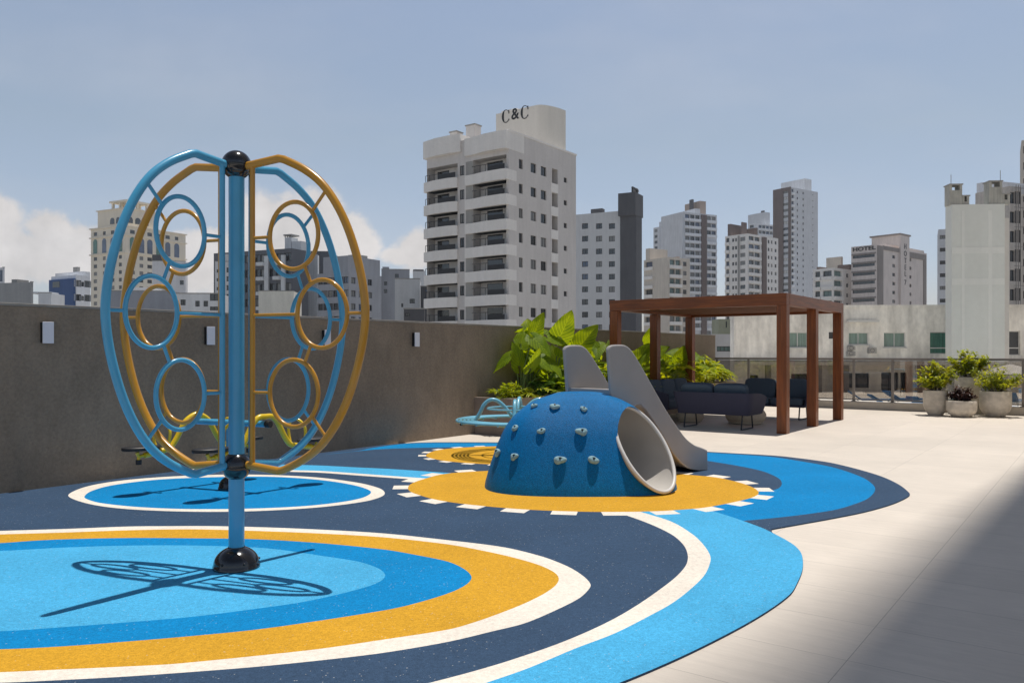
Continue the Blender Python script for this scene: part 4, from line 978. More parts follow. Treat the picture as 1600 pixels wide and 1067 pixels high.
# ---- white tower with grey side, big letters on its tank
wt = paint('white_render_warm', (.62, .60, .575), .04, .035); gy = paint('grey_render_warm', (.42, .40, .385), .05, .05); gd = paint('mid_grey_render', (.22, .215, .205))
b = Bld('apartment_tower', 'nearest white and grey apartment tower with curved white balconies and a lettered roof tank', 'building', 795, 667, 900, 93, 205, gy, zbase=GZ)
FH = (b.pz('L', 0, 263)-b.pz('L', 0, 302.2))
zband = [b.pz('L', 0, 264)-FH*i for i in range(9)]     # tops of the white bands, upper floors first
aR0, aR1 = .04, b.pa('L', 739); aP = b.pa('L', 728); aW0, aW1 = b.pa('L', 725.5), b.pa('L', 718.5); aB0, aB1 = b.pa('L', 716), b.pa('L', 680)
band = FH*.42
for i, zt_ in enumerate(zband):
    z0 = zt_+.0; z1 = zt_+FH-band
    if i == 0: z1 = zt_+FH*.60
    if zt_ < -3: continue
    b.win('L', .35, aR1, z0, z1, mt=None, dep=1.5, name='loggia'); b.win('L', aB0+.1, b.LL-.02, z0, z1, mt=None, dep=1.5)
    b.win('L', aW0, aW1, z0+.15, z0+1.35, mt=('glass_win' if i > 2 else 'curtain_pale'), dep=.12, ft=.12)
    for (x0, x1, mm) in ((822.5+0, 828.5, 'glass_win'), (811.5, 817.5, 'glass_win')): pass
    for px0, px1, hh in ((810.8, 817, 1.15), (829.2, 838, 1.15), (845, 853.8, 1.15)):
        b.win('R', b.pa('R', px0), b.pa('R', px1), z0+.42, z0+.42+hh, mt=('curtain_pale' if rndb.random() < .5 else 'glass_win'), dep=.22, ft=.07)
    b.win('R', b.pa('R', 862.5), b.pa('R', 871.5), z0-.1, z0+1.75, mt='glass_win', dep=1.0, name='balcony_opening', ft=.04)
    b.win('R', b.pa('R', 881), b.pa('R', 886), z0+.45, z0+1.1, mt='glass_win', dep=.2, ft=.05)
b.finish()
lm = M['frame_dark']
for i, zt_ in enumerate(zband):
    if zt_ < -3: continue
    tb = MB(); za, zb_ = zt_-band, zt_
    # right bay parapet, gently bowed, and left bay with a chamfered end
    tb.prism([(-.50, -.02), (-.62, .8), (-.62, aR1-2.2), (-.25, aR1-.1), (-.25, aP), (.0, aP), (1.5, aP-.1), (1.5, -.02)][::1], za, zb_)
    tb.build('balcony', wt, b.root)
    tb = MB(); tb.prism([(-.25, aB0), (-.55, aB0+1.2), (-.55, b.LL-1.6), (-.1, b.LL+.45), (1.6, b.LL+.5), (1.6, aB0)], za, zb_); tb.build('balcony', wt, b.root)
    b.fbox('planter_screen', M['black_matte'], 'L', .3, (aR1+.2)*.5, -.46, -.40, zb_+.02, zb_+.62)
    b.fbox('railing', M['frame_dark'], 'L', (aR1+.2)*.5+.02, aR1-.05, -.30, -.27, zb_+.86, zb_+.93)
    b.fbox('planter_screen', M['black_matte'], 'L', aB0+.15, aB0+(b.LL-aB0)*.58, -.42, -.36, zb_+.02, zb_+.62)
    b.fbox('railing', M['frame_dark'], 'L', aB0+(b.LL-aB0)*.58+.02, b.LL+.2, -.06, -.02, zb_+.80, zb_+.86)
    for a_ in (aB0+(b.LL-aB0)*.75, aB0+(b.LL-aB0)*.9, b.LL+.15): b.fbox('rail_post', M['frame_dark'], 'L', a_, a_+.06, -.06, -.02, zb_+.01, zb_+.80)
    for a_ in (aR1*.6, aR1*.75, aR1*.9): b.fbox('rail_post', M['frame_dark'], 'L', a_, a_+.05, -.30, -.27, zb_+.01, zb_+.85)
    # glazing at the back of the loggias
    b.fbox('balcony_door', M['glass_win'], 'L', 2.0, 4.3, 1.44, 1.49, zb_+.02, zb_+1.55); b.fbox('small_window', M['glass_win'], 'L', .55, 1.15, 1.44, 1.49, zb_+.85, zb_+1.5)
    b.fbox('loggia_wall', wt, 'L', .36, aR1-.01, 1.485, 1.6, zb_+.001, zb_+1.74); b.fbox('loggia_wall', wt, 'L', aB0+.11, b.LL-.03, 1.485, 1.6, zb_+.001, zb_+1.74)
    b.fbox('balcony_door', M['glass_win'], 'L', b.LL-2.4, b.LL-.5, 1.44, 1.49, zb_+.02, zb_+1.5)
    b.fbox('pier', gd, 'L', aR1+.02, aP, -.02, .2, zb_+.001, zb_+FH-band-.001)
    a0_, a1_ = b.pa('R', 861), b.pa('R', 872); b.fbox('white_panel', wt, 'R', a0_, a1_, -.04, .3, zb_-band-.02, zb_-.1)
ztop = b.zt
tb = MB(); tb.prism([(-.55, -.03), (-.7, .8), (-.7, aR1-2.2), (-.3, aR1-.1), (-.3, aP), (3, aP), (3, -.03)], ztop-(27.2-b.pz('L', 0, 232))*1.0+.0, ztop+.05); tb.build('parapet', wt, b.root)
tb = MB(); tb.prism([(-.3, aB0-.5), (-.6, aB0+1), (-.6, b.LL-1.8), (-.1, b.LL+.55), (2.5, b.LL+.6), (2.5, aB0-.5)], b.pz('L', 12, 247), b.pz('L', 12, 220)); tb.build('parapet', wt, b.root)
b.fbox('coping', wt, 'R', -.1, b.LR+.1, -.08, .35, ztop+.003, ztop+.22)
for (x0, x1, yt) in ((703, 713, 206), (728, 742, 195)):
    a0_, a1_ = b.pa('L', x1, 3), b.pa('L', x0, 3); zt2 = b.pz('L', a0_, yt, 3)
    o = b.fbox('chimney', gy, 'L', a0_, a1_, 3, 4.2, ztop-1.5, zt2); b.fbox('chimney_cap', gd, 'L', a0_-.1, a1_+.1, 2.9, 4.3, zt2+.002, zt2+.15)
# roof tank: flat lettered face, rounded to the right
tY = 4.5
tk = MB(); a1_ = b.pa('L', 775, tY); a0_ = b.pa('L', 783, tY)
# outline in local x (u), y (v)
x0_ = 8.6; yL = b.pa('L', 775, x0_)
P0 = (x0_, yL); 
pts_ = [(x0_, yL)]
yr = b.pa('L', 838, x0_); pts_.append((x0_, yr))
for k in range(1, 9):
    a = R(90)*k/8; pts_.append((x0_+4.2*(1-math.cos(a)), yr-(yr-.4)*math.sin(a)))
xe = b.pa('R', 881, .4); pts_ += [(xe, .4), (xe, yL)]
zt3 = b.pz('L', yr, 164.5, x0_)
tk.prism(pts_, ztop-.5, zt3); tank = tk.build('roof_tank', paint('tank_render', (.50, .475, .43), .03, .03), b.root, smooth=True, auto=30)
b.box('tank_hatch', wt, x0_+.4, x0_+1.8, yL-3.0, yL-.6, zt3+.002, zt3+.35)
def letter_C(mb, w_, h_, th):
    n_ = 26; o_, i_ = [], []
    for k in range(n_+1):
        a = R(42)+(R(318)-R(42))*k/n_; ca, sa = math.cos(a), math.sin(a)
        t_ = .18+.82*max(0, -ca)**1.2
        o_.append((w_/2*ca, h_/2*sa)); i_.append(((w_/2-th*t_)*ca, (h_/2-th*.28-th*.12*t_)*sa))
    for k in range(n_): mb.f.append(None)
    return o_, i_
def text_mesh(body, size, shear=0, bold=0, extr=.02):
    c = bpy.data.curves.new('t', 'FONT'); c.body = body; c.size = size; c.extrude = extr; c.offset = bold; c.align_x = 'CENTER'; c.align_y = 'CENTER'
    o = bpy.data.objects.new('t', c); COL.objects.link(o); bpy.context.view_layer.update()
    me = bpy.data.meshes.new_from_object(o.evaluated_get(bpy.context.evaluated_depsgraph_get())); bpy.data.objects.remove(o); return me
def put_text(me, name, mt, parent, origin, right, up, sx=1, sy=1):
    r_ = Vector(right).normalized(); u_ = Vector(up).normalized(); n_ = r_.cross(u_)
    for v in me.vertices:
        p = v.co.copy(); v.co = Vector(origin)+r_*(p.x*sx)+u_*(p.y*sy)+n_*p.z
    me.materials.clear(); me.materials.append(mt); o = bpy.data.objects.new(name, me); COL.objects.link(o); o.parent = parent; return o
LH = 1.72; zc_ = b.pz('L', b.pa('L', 805, x0_), 179, x0_)
for px, kind in ((790.5, 'C'), (805, '&'), (820, 'C')):
    yy0 = b.pa('L', px, x0_)
    if kind == 'C':
        mb = MB(); n_ = 30; w_, h_, th = 1.25, LH, .30
        rows = []
        for k in range(n_+1):
            a = R(38)+(R(322)-R(38))*k/n_; ca, sa = math.cos(a), math.sin(a); t_ = .25+.75*max(0, -ca)
            rows.append(((w_/2*ca, h_/2*sa), ((w_/2-th*t_)*ca, (h_/2-.09)*sa)))
        base = len(mb.v)
        for (o_, i_) in rows:
            for d_ in (-.06, -.005):
                for (q0, q1) in (o_, i_): mb.v.append((x0_+d_, yy0-q0, zc_+q1))
        for k in range(n_):
            a_ = base+4*k; c_ = base+4*(k+1)
            for q in ((0,1),(2,3),(0,2),(1,3)): mb.f.append((a_+q[0], a_+q[1], c_+q[1], c_+q[0])); mb.mi.append(0)
        for k in (0, n_): a_ = base+4*k; mb.f.append((a_, a_+1, a_+3, a_+2)); mb.mi.append(0)
        (q0, q1), _ = rows[0]; mb.box(x0_-.06, x0_-.005, yy0-q0-.07, yy0-q0+.05, zc_+q1-.26, zc_+q1+.20)
        (q0, q1), _ = rows[-1]; mb.box(x0_-.06, x0_-.005, yy0-q0-.05, yy0-q0+.02, zc_+q1-.10, zc_+q1+.14)
        mb.build('letter', M['black_matte'], tank)
    else:
        put_text(text_mesh('&', 2.05, extr=.03, bold=.02), 'letter', M['black_matte'], tank, (x0_-.035, yy0, zc_), (0, -1, 0), (0, 0, 1), .95, 1)
# ---- grey hotel-like block with square windows and dark slab
lg = paint('light_grey_panel', (.40, .405, .41), .03, .05); dk = paint('charcoal_render', (.055, .056, .062), .08, .08)
b = Bld('office_block', 'light grey block with a grid of square windows right of the lettered tower', 'building', 988, 885, 1002, 190, 328, lg, ang=R(62))
mats8 = ('glass_win', 'glass_win', 'curtain_pale', 'glass_blue', 'glass_win')
for r_ in range(11):
    for cx_ in (914, 936, 956, 978): b.pwin('L', cx_-4.8, cx_+4.8, 349+19.75*r_, 357.8+19.75*r_, mt=rndb.choice(mats8), dep=.3, ft=.12)
b.finish()
z1 = b.pz('R', 1, 303); b.box('stair_tower', dk, -.15, 4.0, -1.0, 3.0, GZ+.01, b.pz('R', 1, 338)); b.box('stair_tower_head', dk, -1.0, 4.6, -1.1, 3.2, b.pz('R', 1, 338)+.003, z1)
fr_ = MB(); 
for (px0, px1) in ((0, .3), (3.2, 3.5)): fr_.box(-.6+px0, -.6+px1, -.4, 0, z1, z1+1.1)
fr_.box(-.6, 2.9, -.42, .02, z1+1.1, z1+1.4); fr_.build('roof_frame', M['black_matte'], b.root)
x = MB(); x.ball((3.9, .5, z1+1.2), .75, 16, 8); x.tube([(3.9, .5, z1), (3.9, .5, z1+.6)], .1, 6); x.build('satellite_dish', M['rail'], b.root, True)
b.box('roof_box', dk, 1, 2.6, 8, 11, b.zt+.003, b.zt+1.2)
# ---- balcony tower generator
def tower(name, label, cx, xl, xr, Y0, ytop, wall, ang=A, fh=3.0, specL=(), specR=(), roofs=(), ybot=500, group=None, depthL=None, depthR=None, zoff=0.0):
    """spec items: ('w', px_centre, width, height, sill) window column; ('b', px0, px1, bandmat, glassmat) ribbon of balconies; ('s', px0, px1, mat) vertical stripe"""
    b = Bld(name, label, 'building', cx, xl, xr, Y0, ytop, wall, ang, group=group, depthL=depthL, depthR=depthR)
    n = int((b.zt-2)/fh); prot = []
    for f, spec in (('L', specL), ('R', specR)):
        for it in spec:
            if it[0] == 'w':
                a = b.pa(f, it[1])
                for i in range(n):
                    z = b.zt-fh*(i+1)+it[4]+zoff
                    b.win(f, a-it[2]/2, a+it[2]/2, z, min(z+it[3], b.zt-.2), mt=rndb.choice(it[5] if len(it) > 5 else ('glass_win', 'glass_win', 'curtain_pale')), dep=.25, ft=.1)
            elif it[0] == 'b':
                a0, a1 = sorted((b.pa(f, it[1]), b.pa(f, it[2])))
                for i in range(n):
                    z = b.zt-fh*(i+1)+zoff
                    k = max(1, round((a1-a0)/3.2)); wd = (a1-a0)/k
                    for j in range(k):
                        if rndb.random() < .93: b.win(f, a0+wd*j+.12, a0+wd*(j+1)-.12, z+1.0, z+fh-.25, mt=rndb.choice(it[4]), dep=.6, ft=.10)
                    prot.append((f, a0-.1, a1+.1, z-.05, z+1.0, it[3]))
            elif it[0] == 's':
                a0, a1 = sorted((b.pa(f, it[1]), b.pa(f, it[2]))); prot.append((f, a0, a1, GZ, b.zt+(it[4] if len(it) > 4 else 0), it[3]))
    b.finish()
    for (f, a0, a1, z0, z1, mt) in prot: b.fbox('balcony' if z1-z0 < 3 else 'stripe', mt, f, a0, a1, -.55 if z1-z0 < 3 else -.62, -.01, z0, z1)
    for (nm, f, x0, x1, yt, inset, dd, mt) in roofs:
        a0, a1 = b.rspan(f, x0, x1, inset, dd); zt_ = b.pz(f, a0, yt, inset)
        b.fbox(nm, mt, f, a0, a1, inset, inset+dd, b.zt+.002, zt_)
    b.fbox('roof_edge', wall, 'R', 0, b.LR, .002, .25, b.zt+.002, b.zt+.5); b.fbox('roof_edge', wall, 'L', .26, b.LL, .002, .25, b.zt+.002, b.zt+.5)
    return b
beige = paint('beige_render', (.40, .36, .31)); tan = paint('tan_render', (.27, .215, .18)); brown = paint('brown_render', (.105, .078, .070)); white = paint('white_render_cool', (.52, .53, .55)); cool = paint('cool_grey_render', (.40, .41, .43))
GL = ('glass_win', 'glass_win', 'curtain_pale', 'glass_blue')
M['glass_green'] = mat('greenish_balcony_glass', (.10, .17, .16), .1, 0, (.5, .3), spec=.8)
tower('apartment_tower', 'tall slab tower with white balcony bands, a brown stripe and tan penthouse', 1066, 1054, 1120, 330, 333, cool, ang=R(27), specR=[('b', 1070, 1094, white, GL), ('s', 1095, 1103, brown, 0), ('b', 1104, 1119, white, GL)],
      roofs=[('penthouse', 'R', 1070, 1103, 314, 6, 10, tan), ('roof_terrace', 'R', 1067, 1094, 326, 2, 8, cool), ('vent', 'R', 1079, 1084, 311.5, 8, 2, dk)], depthL=14)
tower('apartment_tower', 'pale tower half hidden behind the slab tower with white balcony bands', 1030, 1021, 1062, 420, 356, cool, ang=R(30), specR=[('w', 1036, 1.4, 1.4, 1), ('b', 1042, 1056, white, GL)], specL=[('w', 1025, 2.4, 1.5, 1)], roofs=[('penthouse', 'R', 1030, 1051, 343, 2, 10, cool)])
tower('apartment_tower', 'lower beige tower with greenish balconies in front of the striped slab', 1044, 1006, 1078, 255, 404, beige, ang=R(33), specR=[('b', 1046, 1064, wt, ('glass_green', 'glass_green', 'curtain_pale', 'glass_win')), ('w', 1070, 1.6, 1.4, 1)], specL=[('b', 1008, 1020, wt, GL)], roofs=[('penthouse', 'L', 1009, 1043, 388, 1, 8, beige), ('terrace_roof', 'R', 1046, 1062, 401, 4, 4, tan)])
tower('apartment_tower', 'off-white tower with brown penthouse, central balconies and a brown stripe', 1168, 1133, 1216, 300, 367, wt, ang=R(40), specR=[('b', 1169.5, 1188, wt, GL), ('s', 1190, 1196, brown, 0), ('w', 1201, 1.1, 1.3, 1), ('w', 1206, .9, 1.3, 1), ('w', 1212, 1.3, 1.3, 1)], specL=[('b', 1134, 1140, wt, GL), ('w', 1145.5, .9, 1.3, 1), ('w', 1150, .9, 1.3, 1), ('s', 1154, 1155.5, gd, 0), ('w', 1160.5, 2.2, 1.5, .9, ('curtain_pale', 'glass_win'))],
      roofs=[('penthouse', 'L', 1137, 1163, 350, .5, 9, brown), ('stair_head', 'R', 1176, 1184, 356, 2, 5, brown), ('vent', 'L', 1158, 1162, 347, 3, 3, brown)])
tower('apartment_tower', 'white tower behind the brown-penthouse one with a grey round tank', 1180, 1170, 1216, 430, 350, white, ang=R(30), specR=[('b', 1185, 1208, white, GL)], specL=[('b', 1171, 1178, white, GL)], roofs=[('roof_tank', 'R', 1179, 1203, 331.5, 3, 12, cool), ('vent', 'R', 1192, 1195, 329, 6, 2, dk)])
t14 = tower('apartment_tower', 'tallest far tower, dark brown on its left face and pale on its right', 1236, 1209, 1278, 390, 294, cool, ang=R(35), fh=3.0, specL=[('w', 1228.5, 3.4, 1.3, .9, ('curtain_pale', 'frame_white', 'glass_win'))], specR=[('b', 1236.5, 1240.5, white, GL), ('w', 1246, .9, 1.2, 1), ('w', 1255, .9, 1.2, 1), ('w', 1270, .8, .5, 1.4, ('frame_white',))], roofs=[('penthouse', 'R', 1235, 1268, 279, 2, 14, white)])
for z_ in (0,):
    b = t14; sx = b.pa('L', 1224.5); sx2 = b.pa('L', 1232.5)
    b.fbox('brown_cladding', brown, 'L', sx+.05, b.LL+.1, -.5, -.01, GZ, b.zt+.6); b.fbox('brown_cladding', brown, 'L', -.05, sx2, -.5, -.01, GZ, b.zt+.6); b.fbox('brown_cladding', brown, 'L', sx2+.001, sx+.049, -.49, -.01, b.zt-1.0, b.zt+.59)
b = tower('apartment_block', 'low white block with greenish curved balconies left of the hotel', 1302, 1270, 1334, 240, 421, wt, ang=R(38), specL=[('b', 1273, 1282, wt, ('glass_green', 'glass_win')), ('b', 1285, 1300, wt, ('glass_green', 'glass_win'))], specR=[('b', 1303, 1316, wt, ('glass_green', 'glass_win')), ('w', 1324, 1.3, 1.2, 1)],
      roofs=[('penthouse', 'R', 1300, 1317, 401, 6, 5, beige), ('terrace_roof', 'L', 1276, 1288, 417, 2, 4, brown), ('terrace_frame', 'R', 1316, 1332, 413, 3, 4, brown)])
# ---- the hotel
hb = paint('pinkish_render', (.43, .385, .36)); hg = paint('taupe_band', (.17, .15, .14))
b = Bld('hotel', 'pale pinkish hotel with dark window bands and vertical lettering', 'building', 1370, 1330, 1448, 235, 382, hb, ang=R(40))
b.LL = b.pa('L', 1330)
for i in range(9):
    z = b.pz('L', 0, 396+13.9*i)
    b.win('L', .6, b.LL-.4, z-.95, z, mt='glass_win', dep=.35, mull=4, ft=.12, fr='frame_dark')
    zz = b.pz('R', b.pa('R', 1397), 399+13.9*i)
    for cx_ in (1396.5, 1422): b.win('R', b.pa('R', cx_)-.95, b.pa('R', cx_)+.95, zz-1.0+(.3 if cx_ > 1400 else 0)*0, zz, mt=rndb.choice(('glass_win', 'glass_win', 'curtain_pale')), dep=.3, ft=.1)
b.finish()
b.fbox('dark_stripe', hg, 'R', .3, b.pa('R', 1379), -.25, -.01, GZ, b.pz('R', 1, 384)); b.fbox('dark_band', hg, 'R', b.pa('R', 1379)+.01, b.pa('R', 1404), -.26, -.01, b.pz('R', 8, 392), b.pz('R', 6, 385)); b.fbox('dark_band', hg, 'R', b.pa('R', 1418), b.LR-.9, -.26, -.01, b.pz('R', 14, 400), b.pz('R', 14, 391)); b.fbox('dark_stripe', hg, 'R', b.LR-2.6, b.LR-.9, -.25, -.01, GZ, b.pz('R', 14, 400)-.01)
for i in range(9):
    z = b.pz('L', 0, 396+13.9*i); b.fbox('taupe_panel', hg, 'L', .2, b.LL-.1, -.08, -.01, z+.03, z+.45)
a0, a1 = b.pa('R', 1404.5), b.pa('R', 1418); b.fbox('sign_pier', hb, 'R', a0, a1, -.6, -.01, GZ, b.pz('R', 10, 366))
x0, x1 = b.pa('R', 1362, 14), b.pa('R', 1420, 5); zt_ = b.pz('R', 5, 357, 5); b.fbox('penthouse', hb, 'R', x0, x1, 5, 14, b.zt+.002, zt_); b.fbox('eave', hg, 'R', x0-.5, x1+.5, 4.5, 14.5, zt_+.002, zt_+.5); b.fbox('upper_storey', hb, 'R', b.pa('R', 1384, 2), b.pa('R', 1444, 2), 2, 12, b.zt+.003, b.pz('R', 10, 381, 2))
for i, ch in enumerate('HOTEL 7'):
    if ch == ' ': continue
    zz = b.pz('R', (a0+a1)/2, [387, 398, 409, 419.5, 429.5, 0, 443][i]-1)
    put_text(text_mesh(ch, 2.25, extr=.04, bold=.02), 'letter', M['frame_dark'], b.root, ((a0+a1)/2, -.65, zz), (1, 0, 0), (0, 0, 1), 1.05, 1)
put_text(text_mesh('HOTEL', 1.7, extr=.04, bold=.05), 'letters', M['black_matte'], b.root, (-.06, b.pa('L', 1350), b.pz('L', b.pa('L', 1350), 389)), (0, -1, 0), (0, 0, 1), 1.3, .9)
# ---- right-hand group
tower('apartment_block', 'plain grey slab peeping out left of the big blank concrete tower', 1466, 1465, 1486, 190, 362, cool, ang=R(-27), specR=[('w', 1473, 1.2, .9, 1.2)], depthL=12, depthR=9)
cg = paint('grey_green_concrete', (.47, .48, .455), .035, .03)
b = Bld('concrete_tower', 'big blank grey-green concrete tower with four chimneys at the right', 'building', 1487, 1478, 1570, 52, 320, cg, ang=R(-5), depthL=.9, zbase=-1.19)
b.finish(); b.box('rear_body', cg, 2.7, b.LR-.15, .903, 6.5, -1.19, b.zt-.02)
cl = paint('pale_concrete_strip', (.51, .515, .49), .03, .04)
for (p0, p1) in ((1502.5, 1507), (1544, 1550)): b.fbox('vertical_rib', cl, 'R', b.pa('R', p0), b.pa('R', p1), -.012, -.002, -1.1, b.zt-.4)
for y_ in (391, 440): b.fbox('floor_rib', cl, 'R', 0.01, b.LR-.01, -.016, -.0125, b.pz('R', 2, y_+5), b.pz('R', 2, y_-5))
b.box('pipe_shaft', paint('downpipe_wall', (.44, .42, .39)), b.LR+.003, b.LR+.32, .1, 5, -1.19, b.zt-.9)
for (p0, p1, yt, ins) in ((1484, 1503.5, 287, .08), (1503.8, 1514.5, 305, .1), (1546, 1566, 283, .08), (1566.3, 1578, 303, .1)):
    aa, ab = b.pa('R', p0, ins), b.pa('R', p1, ins); zt_ = b.pz('R', 1, yt, ins)
    c_ = MB(); y0_, y1_ = ins, ins+.75; th = .14
    c_.box(aa, ab, y0_, y1_, b.zt+.002, zt_-.42); c_.box(aa, aa+th, y0_, y1_, zt_-.42, zt_-.08); c_.box(ab-th, ab, y0_, y1_, zt_-.42, zt_-.08)
    o = c_.build('chimney', paint('weathered_concrete', (.27, .265, .24), .12, .2, m1=.8), b.root); b.box('chimney_cap', gd, aa-.05, ab+.05, y0_-.05, y1_+.05, zt_-.078, zt_, parent=o)
for (px, yt) in ((1486, 273), (1563, 268)):
    aa = b.pa('R', px, .6); x = MB(); x.tube([(aa, .6, b.zt+1), (aa, .6, b.pz('R', 0, yt, .6))], .018, 5); x.build('lightning_rod', M['rail'], b.root)
b = tower('unfinished_tower', 'striped tower under scaffolding behind the blank concrete one', 1578, 1524, 1596, 120, 296, paint('raw_concrete', (.36, .33, .30), .12, .15), ang=R(20), fh=2.9, specR=[('w', 1582, 1.0, 1.7, .8, ('glass_win',)), ('w', 1589, .9, 1.9, .8, ('glass_win', 'frame_dark')), ('w', 1593, .7, 1.9, .8, ('glass_win',))], roofs=[('roof_box', 'L', 1526, 1546, 285, 3, 5, white), ('roof_storey', 'L', 1556, 1580, 284, 1, 6, cool)])
sc_ = MB()
for i in range(13):
    z = b.zt-2.9*i; sc_.box(-.4, b.LR+.4, -1.1, -1.02, z, z+.07)
for k in range(6): sc_.box(b.LR*k/5-.02, b.LR*k/5+.05, -1.02, -.95, -3, b.zt+.5)
sc_.build('scaffold', M['rail'], b.root)
tower('apartment_tower', 'slender pale tower cut by the right edge of the view', 1596, 1595, 1660, 150, 224, beige, ang=R(-31), specR=[('w', 1606, 1.4, 1.4, 1)], depthL=10)
# ---- low white building across the railing
M['ac_grey'] = mat('weathered_ac_casing', (.36, .35, .33), .6, 0, (5, .1))
ow = mat('stained_white_render', (.80, .77, .71), .9, 0, [(.35, .17, 6), (1.6, .22, 8, (1, 1, .2)), (4, .10, 6, (1, 1, .6))])
b = Bld('low_white_building', 'stained low white building with green-curtained windows beyond the glass railing', 'building', 1147, 1143, 1700, 56, 478, ow, ang=R(-2.5), depthL=1.2, zbase=-1.199)
for (x0, x1, y0, y1, mt, fr, ml) in ((1231, 1262, 519, 543, 'curtain_pale_green', 'frame_white', 1), (1295, 1308, 519, 529, 'glass_win', 'frame_dark', 0), (1326, 1357, 519.5, 538.5, 'curtain_pale_green', 'frame_white', 1), (1381, 1415, 519.5, 542.5, 'curtain_pale_green', 'frame_white', 1), (1453, 1483, 518.5, 553, 'curtain_green', 'frame_white', 0), (1562, 1594, 517, 555, 'glass_win', 'frame_white', 0)):
    b.pwin('R', x0, x1, y0, y1, mt=mt, dep=.14, fr=fr, mull=ml, ft=.055)
for (x0, x1, y0, y1) in ((1236, 1262, 584, 612), (1322, 1358, 583, 606), (1377, 1404, 582, 610), (1407, 1417, 582, 614), (1170, 1185, 586, 612)):
    b.pwin('R', x0, x1, y0, y1, mt='glass_win', dep=.2, fr='frame_dark', ft=.06)
b.finish()
b.fbox('upper_cornice', ow, 'R', 0, b.LR, -.06, -.004, b.zt-.16, b.zt+.04)
b.fbox('white_awning', M['frame_white'], 'R', b.pa('R', 1322), b.pa('R', 1369), -.55, -.01, b.pz('R', 8, 503.5), b.pz('R', 8, 500.5))
for (x0, x1, y0, y1) in ((1355, 1366, 543, 552), (1323, 1333, 541, 547), (1322, 1333, 549, 556)):
    a0, a1 = b.pa('R', x0), b.pa('R', x1); o = b.fbox('air_conditioner', M['ac_grey'], 'R', a0, a1, -.42, -.02, b.pz('R', a0, y1), b.pz('R', a0, y0))
    m_ = MB(); cx_ = a0+(a1-a0)*.4; zc = (b.pz('R', a0, y1)+b.pz('R', a0, y0))/2; m_.tube([(cx_+.13*math.cos(t), -.425, zc+.13*math.sin(t)) for t in [2*PI*k/20 for k in range(20)]], .012, 5, closed=True); m_.build('fan_ring', M['frame_dark'], b.root)
for (x0, x1, y0, y1) in ((1231, 1262, 519, 543), (1326, 1357, 519.5, 538.5), (1381, 1415, 519.5, 542.5)):
    a0, a1 = b.pa('R', x0), b.pa('R', x1); z = b.pz('R', a0, y1); b.fbox('sill', M['frame_white'], 'R', a0-.08, a1+.08, -.09, -.003, z-.07, z-.002)
b.fbox('ground_band', paint('pale_ledge', (.42, .40, .37)), 'R', 0, b.LR, -.9, -.01, b.pz('R', 5, 570), b.pz('R', 5, 565))
for (x0, x1, yb) in ((1454.5, 1482, 543.5), (1563.5, 1593, 543.5)):
    a0, a1 = b.pa('R', x0), b.pa('R', x1); b.fbox('transom', M['frame_white'], 'R', a0, a1, .04, .09, b.pz('R', a0, yb+1), b.pz('R', a0, yb-.6))
# pillars of the lower gallery
for px in (1192, 1270, 1312, 1424, 1446): b.fbox('pillar', paint('taupe_pillar', (.16, .145, .135)), 'R', b.pa('R', px), b.pa('R', px)+.34, -.85, -.5, -1.198, b.pz('R', 5, 570)-.002)
tag(MB().box(-14, 60, 0, 28, GZ+.01, -1.2).build('pool_deck', mat('neighbour_paving', (.62, .57, .50), .85, 0, (.8, .08)), loc=(8, 27, 0)), kind='structure')
tag(MB().box(0, 9, 0, 4, -.01, .012).build('pool_water', mat('pool_water', (.03, .28, .42), .05, 0, (2, .1)), loc=(22, 43, -1.2)), kind='structure')
def lounger(p, rz, lab):
    t = thing('sun_lounger', lab, 'sun lounger', p, rz, 'blue sun loungers on the lower pool deck')
    x = MB(); x.box(-.33, .33, 0, 1.35, .30, .38); x.prism([(1.35, .30), (1.35, .38), (1.95, .78), (1.98, .71)], -.33, .33, Matrix(((0,0,1,0),(1,0,0,0),(0,1,0,0),(0,0,0,1)))); x.build('mattress', M['lounger_blue'], t, bevel=.01)
    for (a_, b_) in ((-.3, .1), (.3, .1), (-.3, 1.5), (.3, 1.5)):
        x = MB(); x.tube([(a_, b_, 0), (a_, b_, .3)], .025, 6); x.build('leg', M['frame_white'], t)
M['lounger_blue'] = mat('blue_lounger_fabric', (.03, .16, .38), .7)
for i, (px, Y_, lab) in enumerate(((1392, 40, 'blue lounger farthest left on the lower deck'), (1428, 37, 'blue lounger seen through the third glass pane from the right pots'), (1441, 41, 'blue lounger beyond the left pot'), (1478, 36, 'blue lounger behind the left pot shrub'), (1580, 35, 'blue lounger right of the right pot, nearer one'), (1592, 40, 'blue lounger at the far right edge'))):
    lounger(Vector(((px-800)/FPX*Y_, Y_, -1.195)), R(70+13*i), lab)
def parasol(p, mt, lab, r_=1.5, h_=2.3):
    t = thing('parasol', lab, 'parasol', p, 0); x = MB(); x.tube([(0,0,0), (0,0,h_+.1)], .025, 8); x.build('pole', M['frame_white'], t)
    x = MB(); x.lathe([(r_, h_-.42), (r_*.66, h_-.25), (r_*.3, h_-.08), (.02, h_+.02), (.02, h_), (r_*.3, h_-.10), (r_*.66, h_-.275), (r_, h_-.45)], 8); x.build('canopy', mt, t); x = MB(); x.lathe([(.25, 0), (.25, .06), (.04, .09)], 16); x.build('base', M['frame_dark'], t)
parasol(Vector((23.0, 37.0, -1.196)), mat('white_canvas', (.7, .69, .66), .8), 'white parasol on the lower deck at the right edge', 1.3, 2.15)
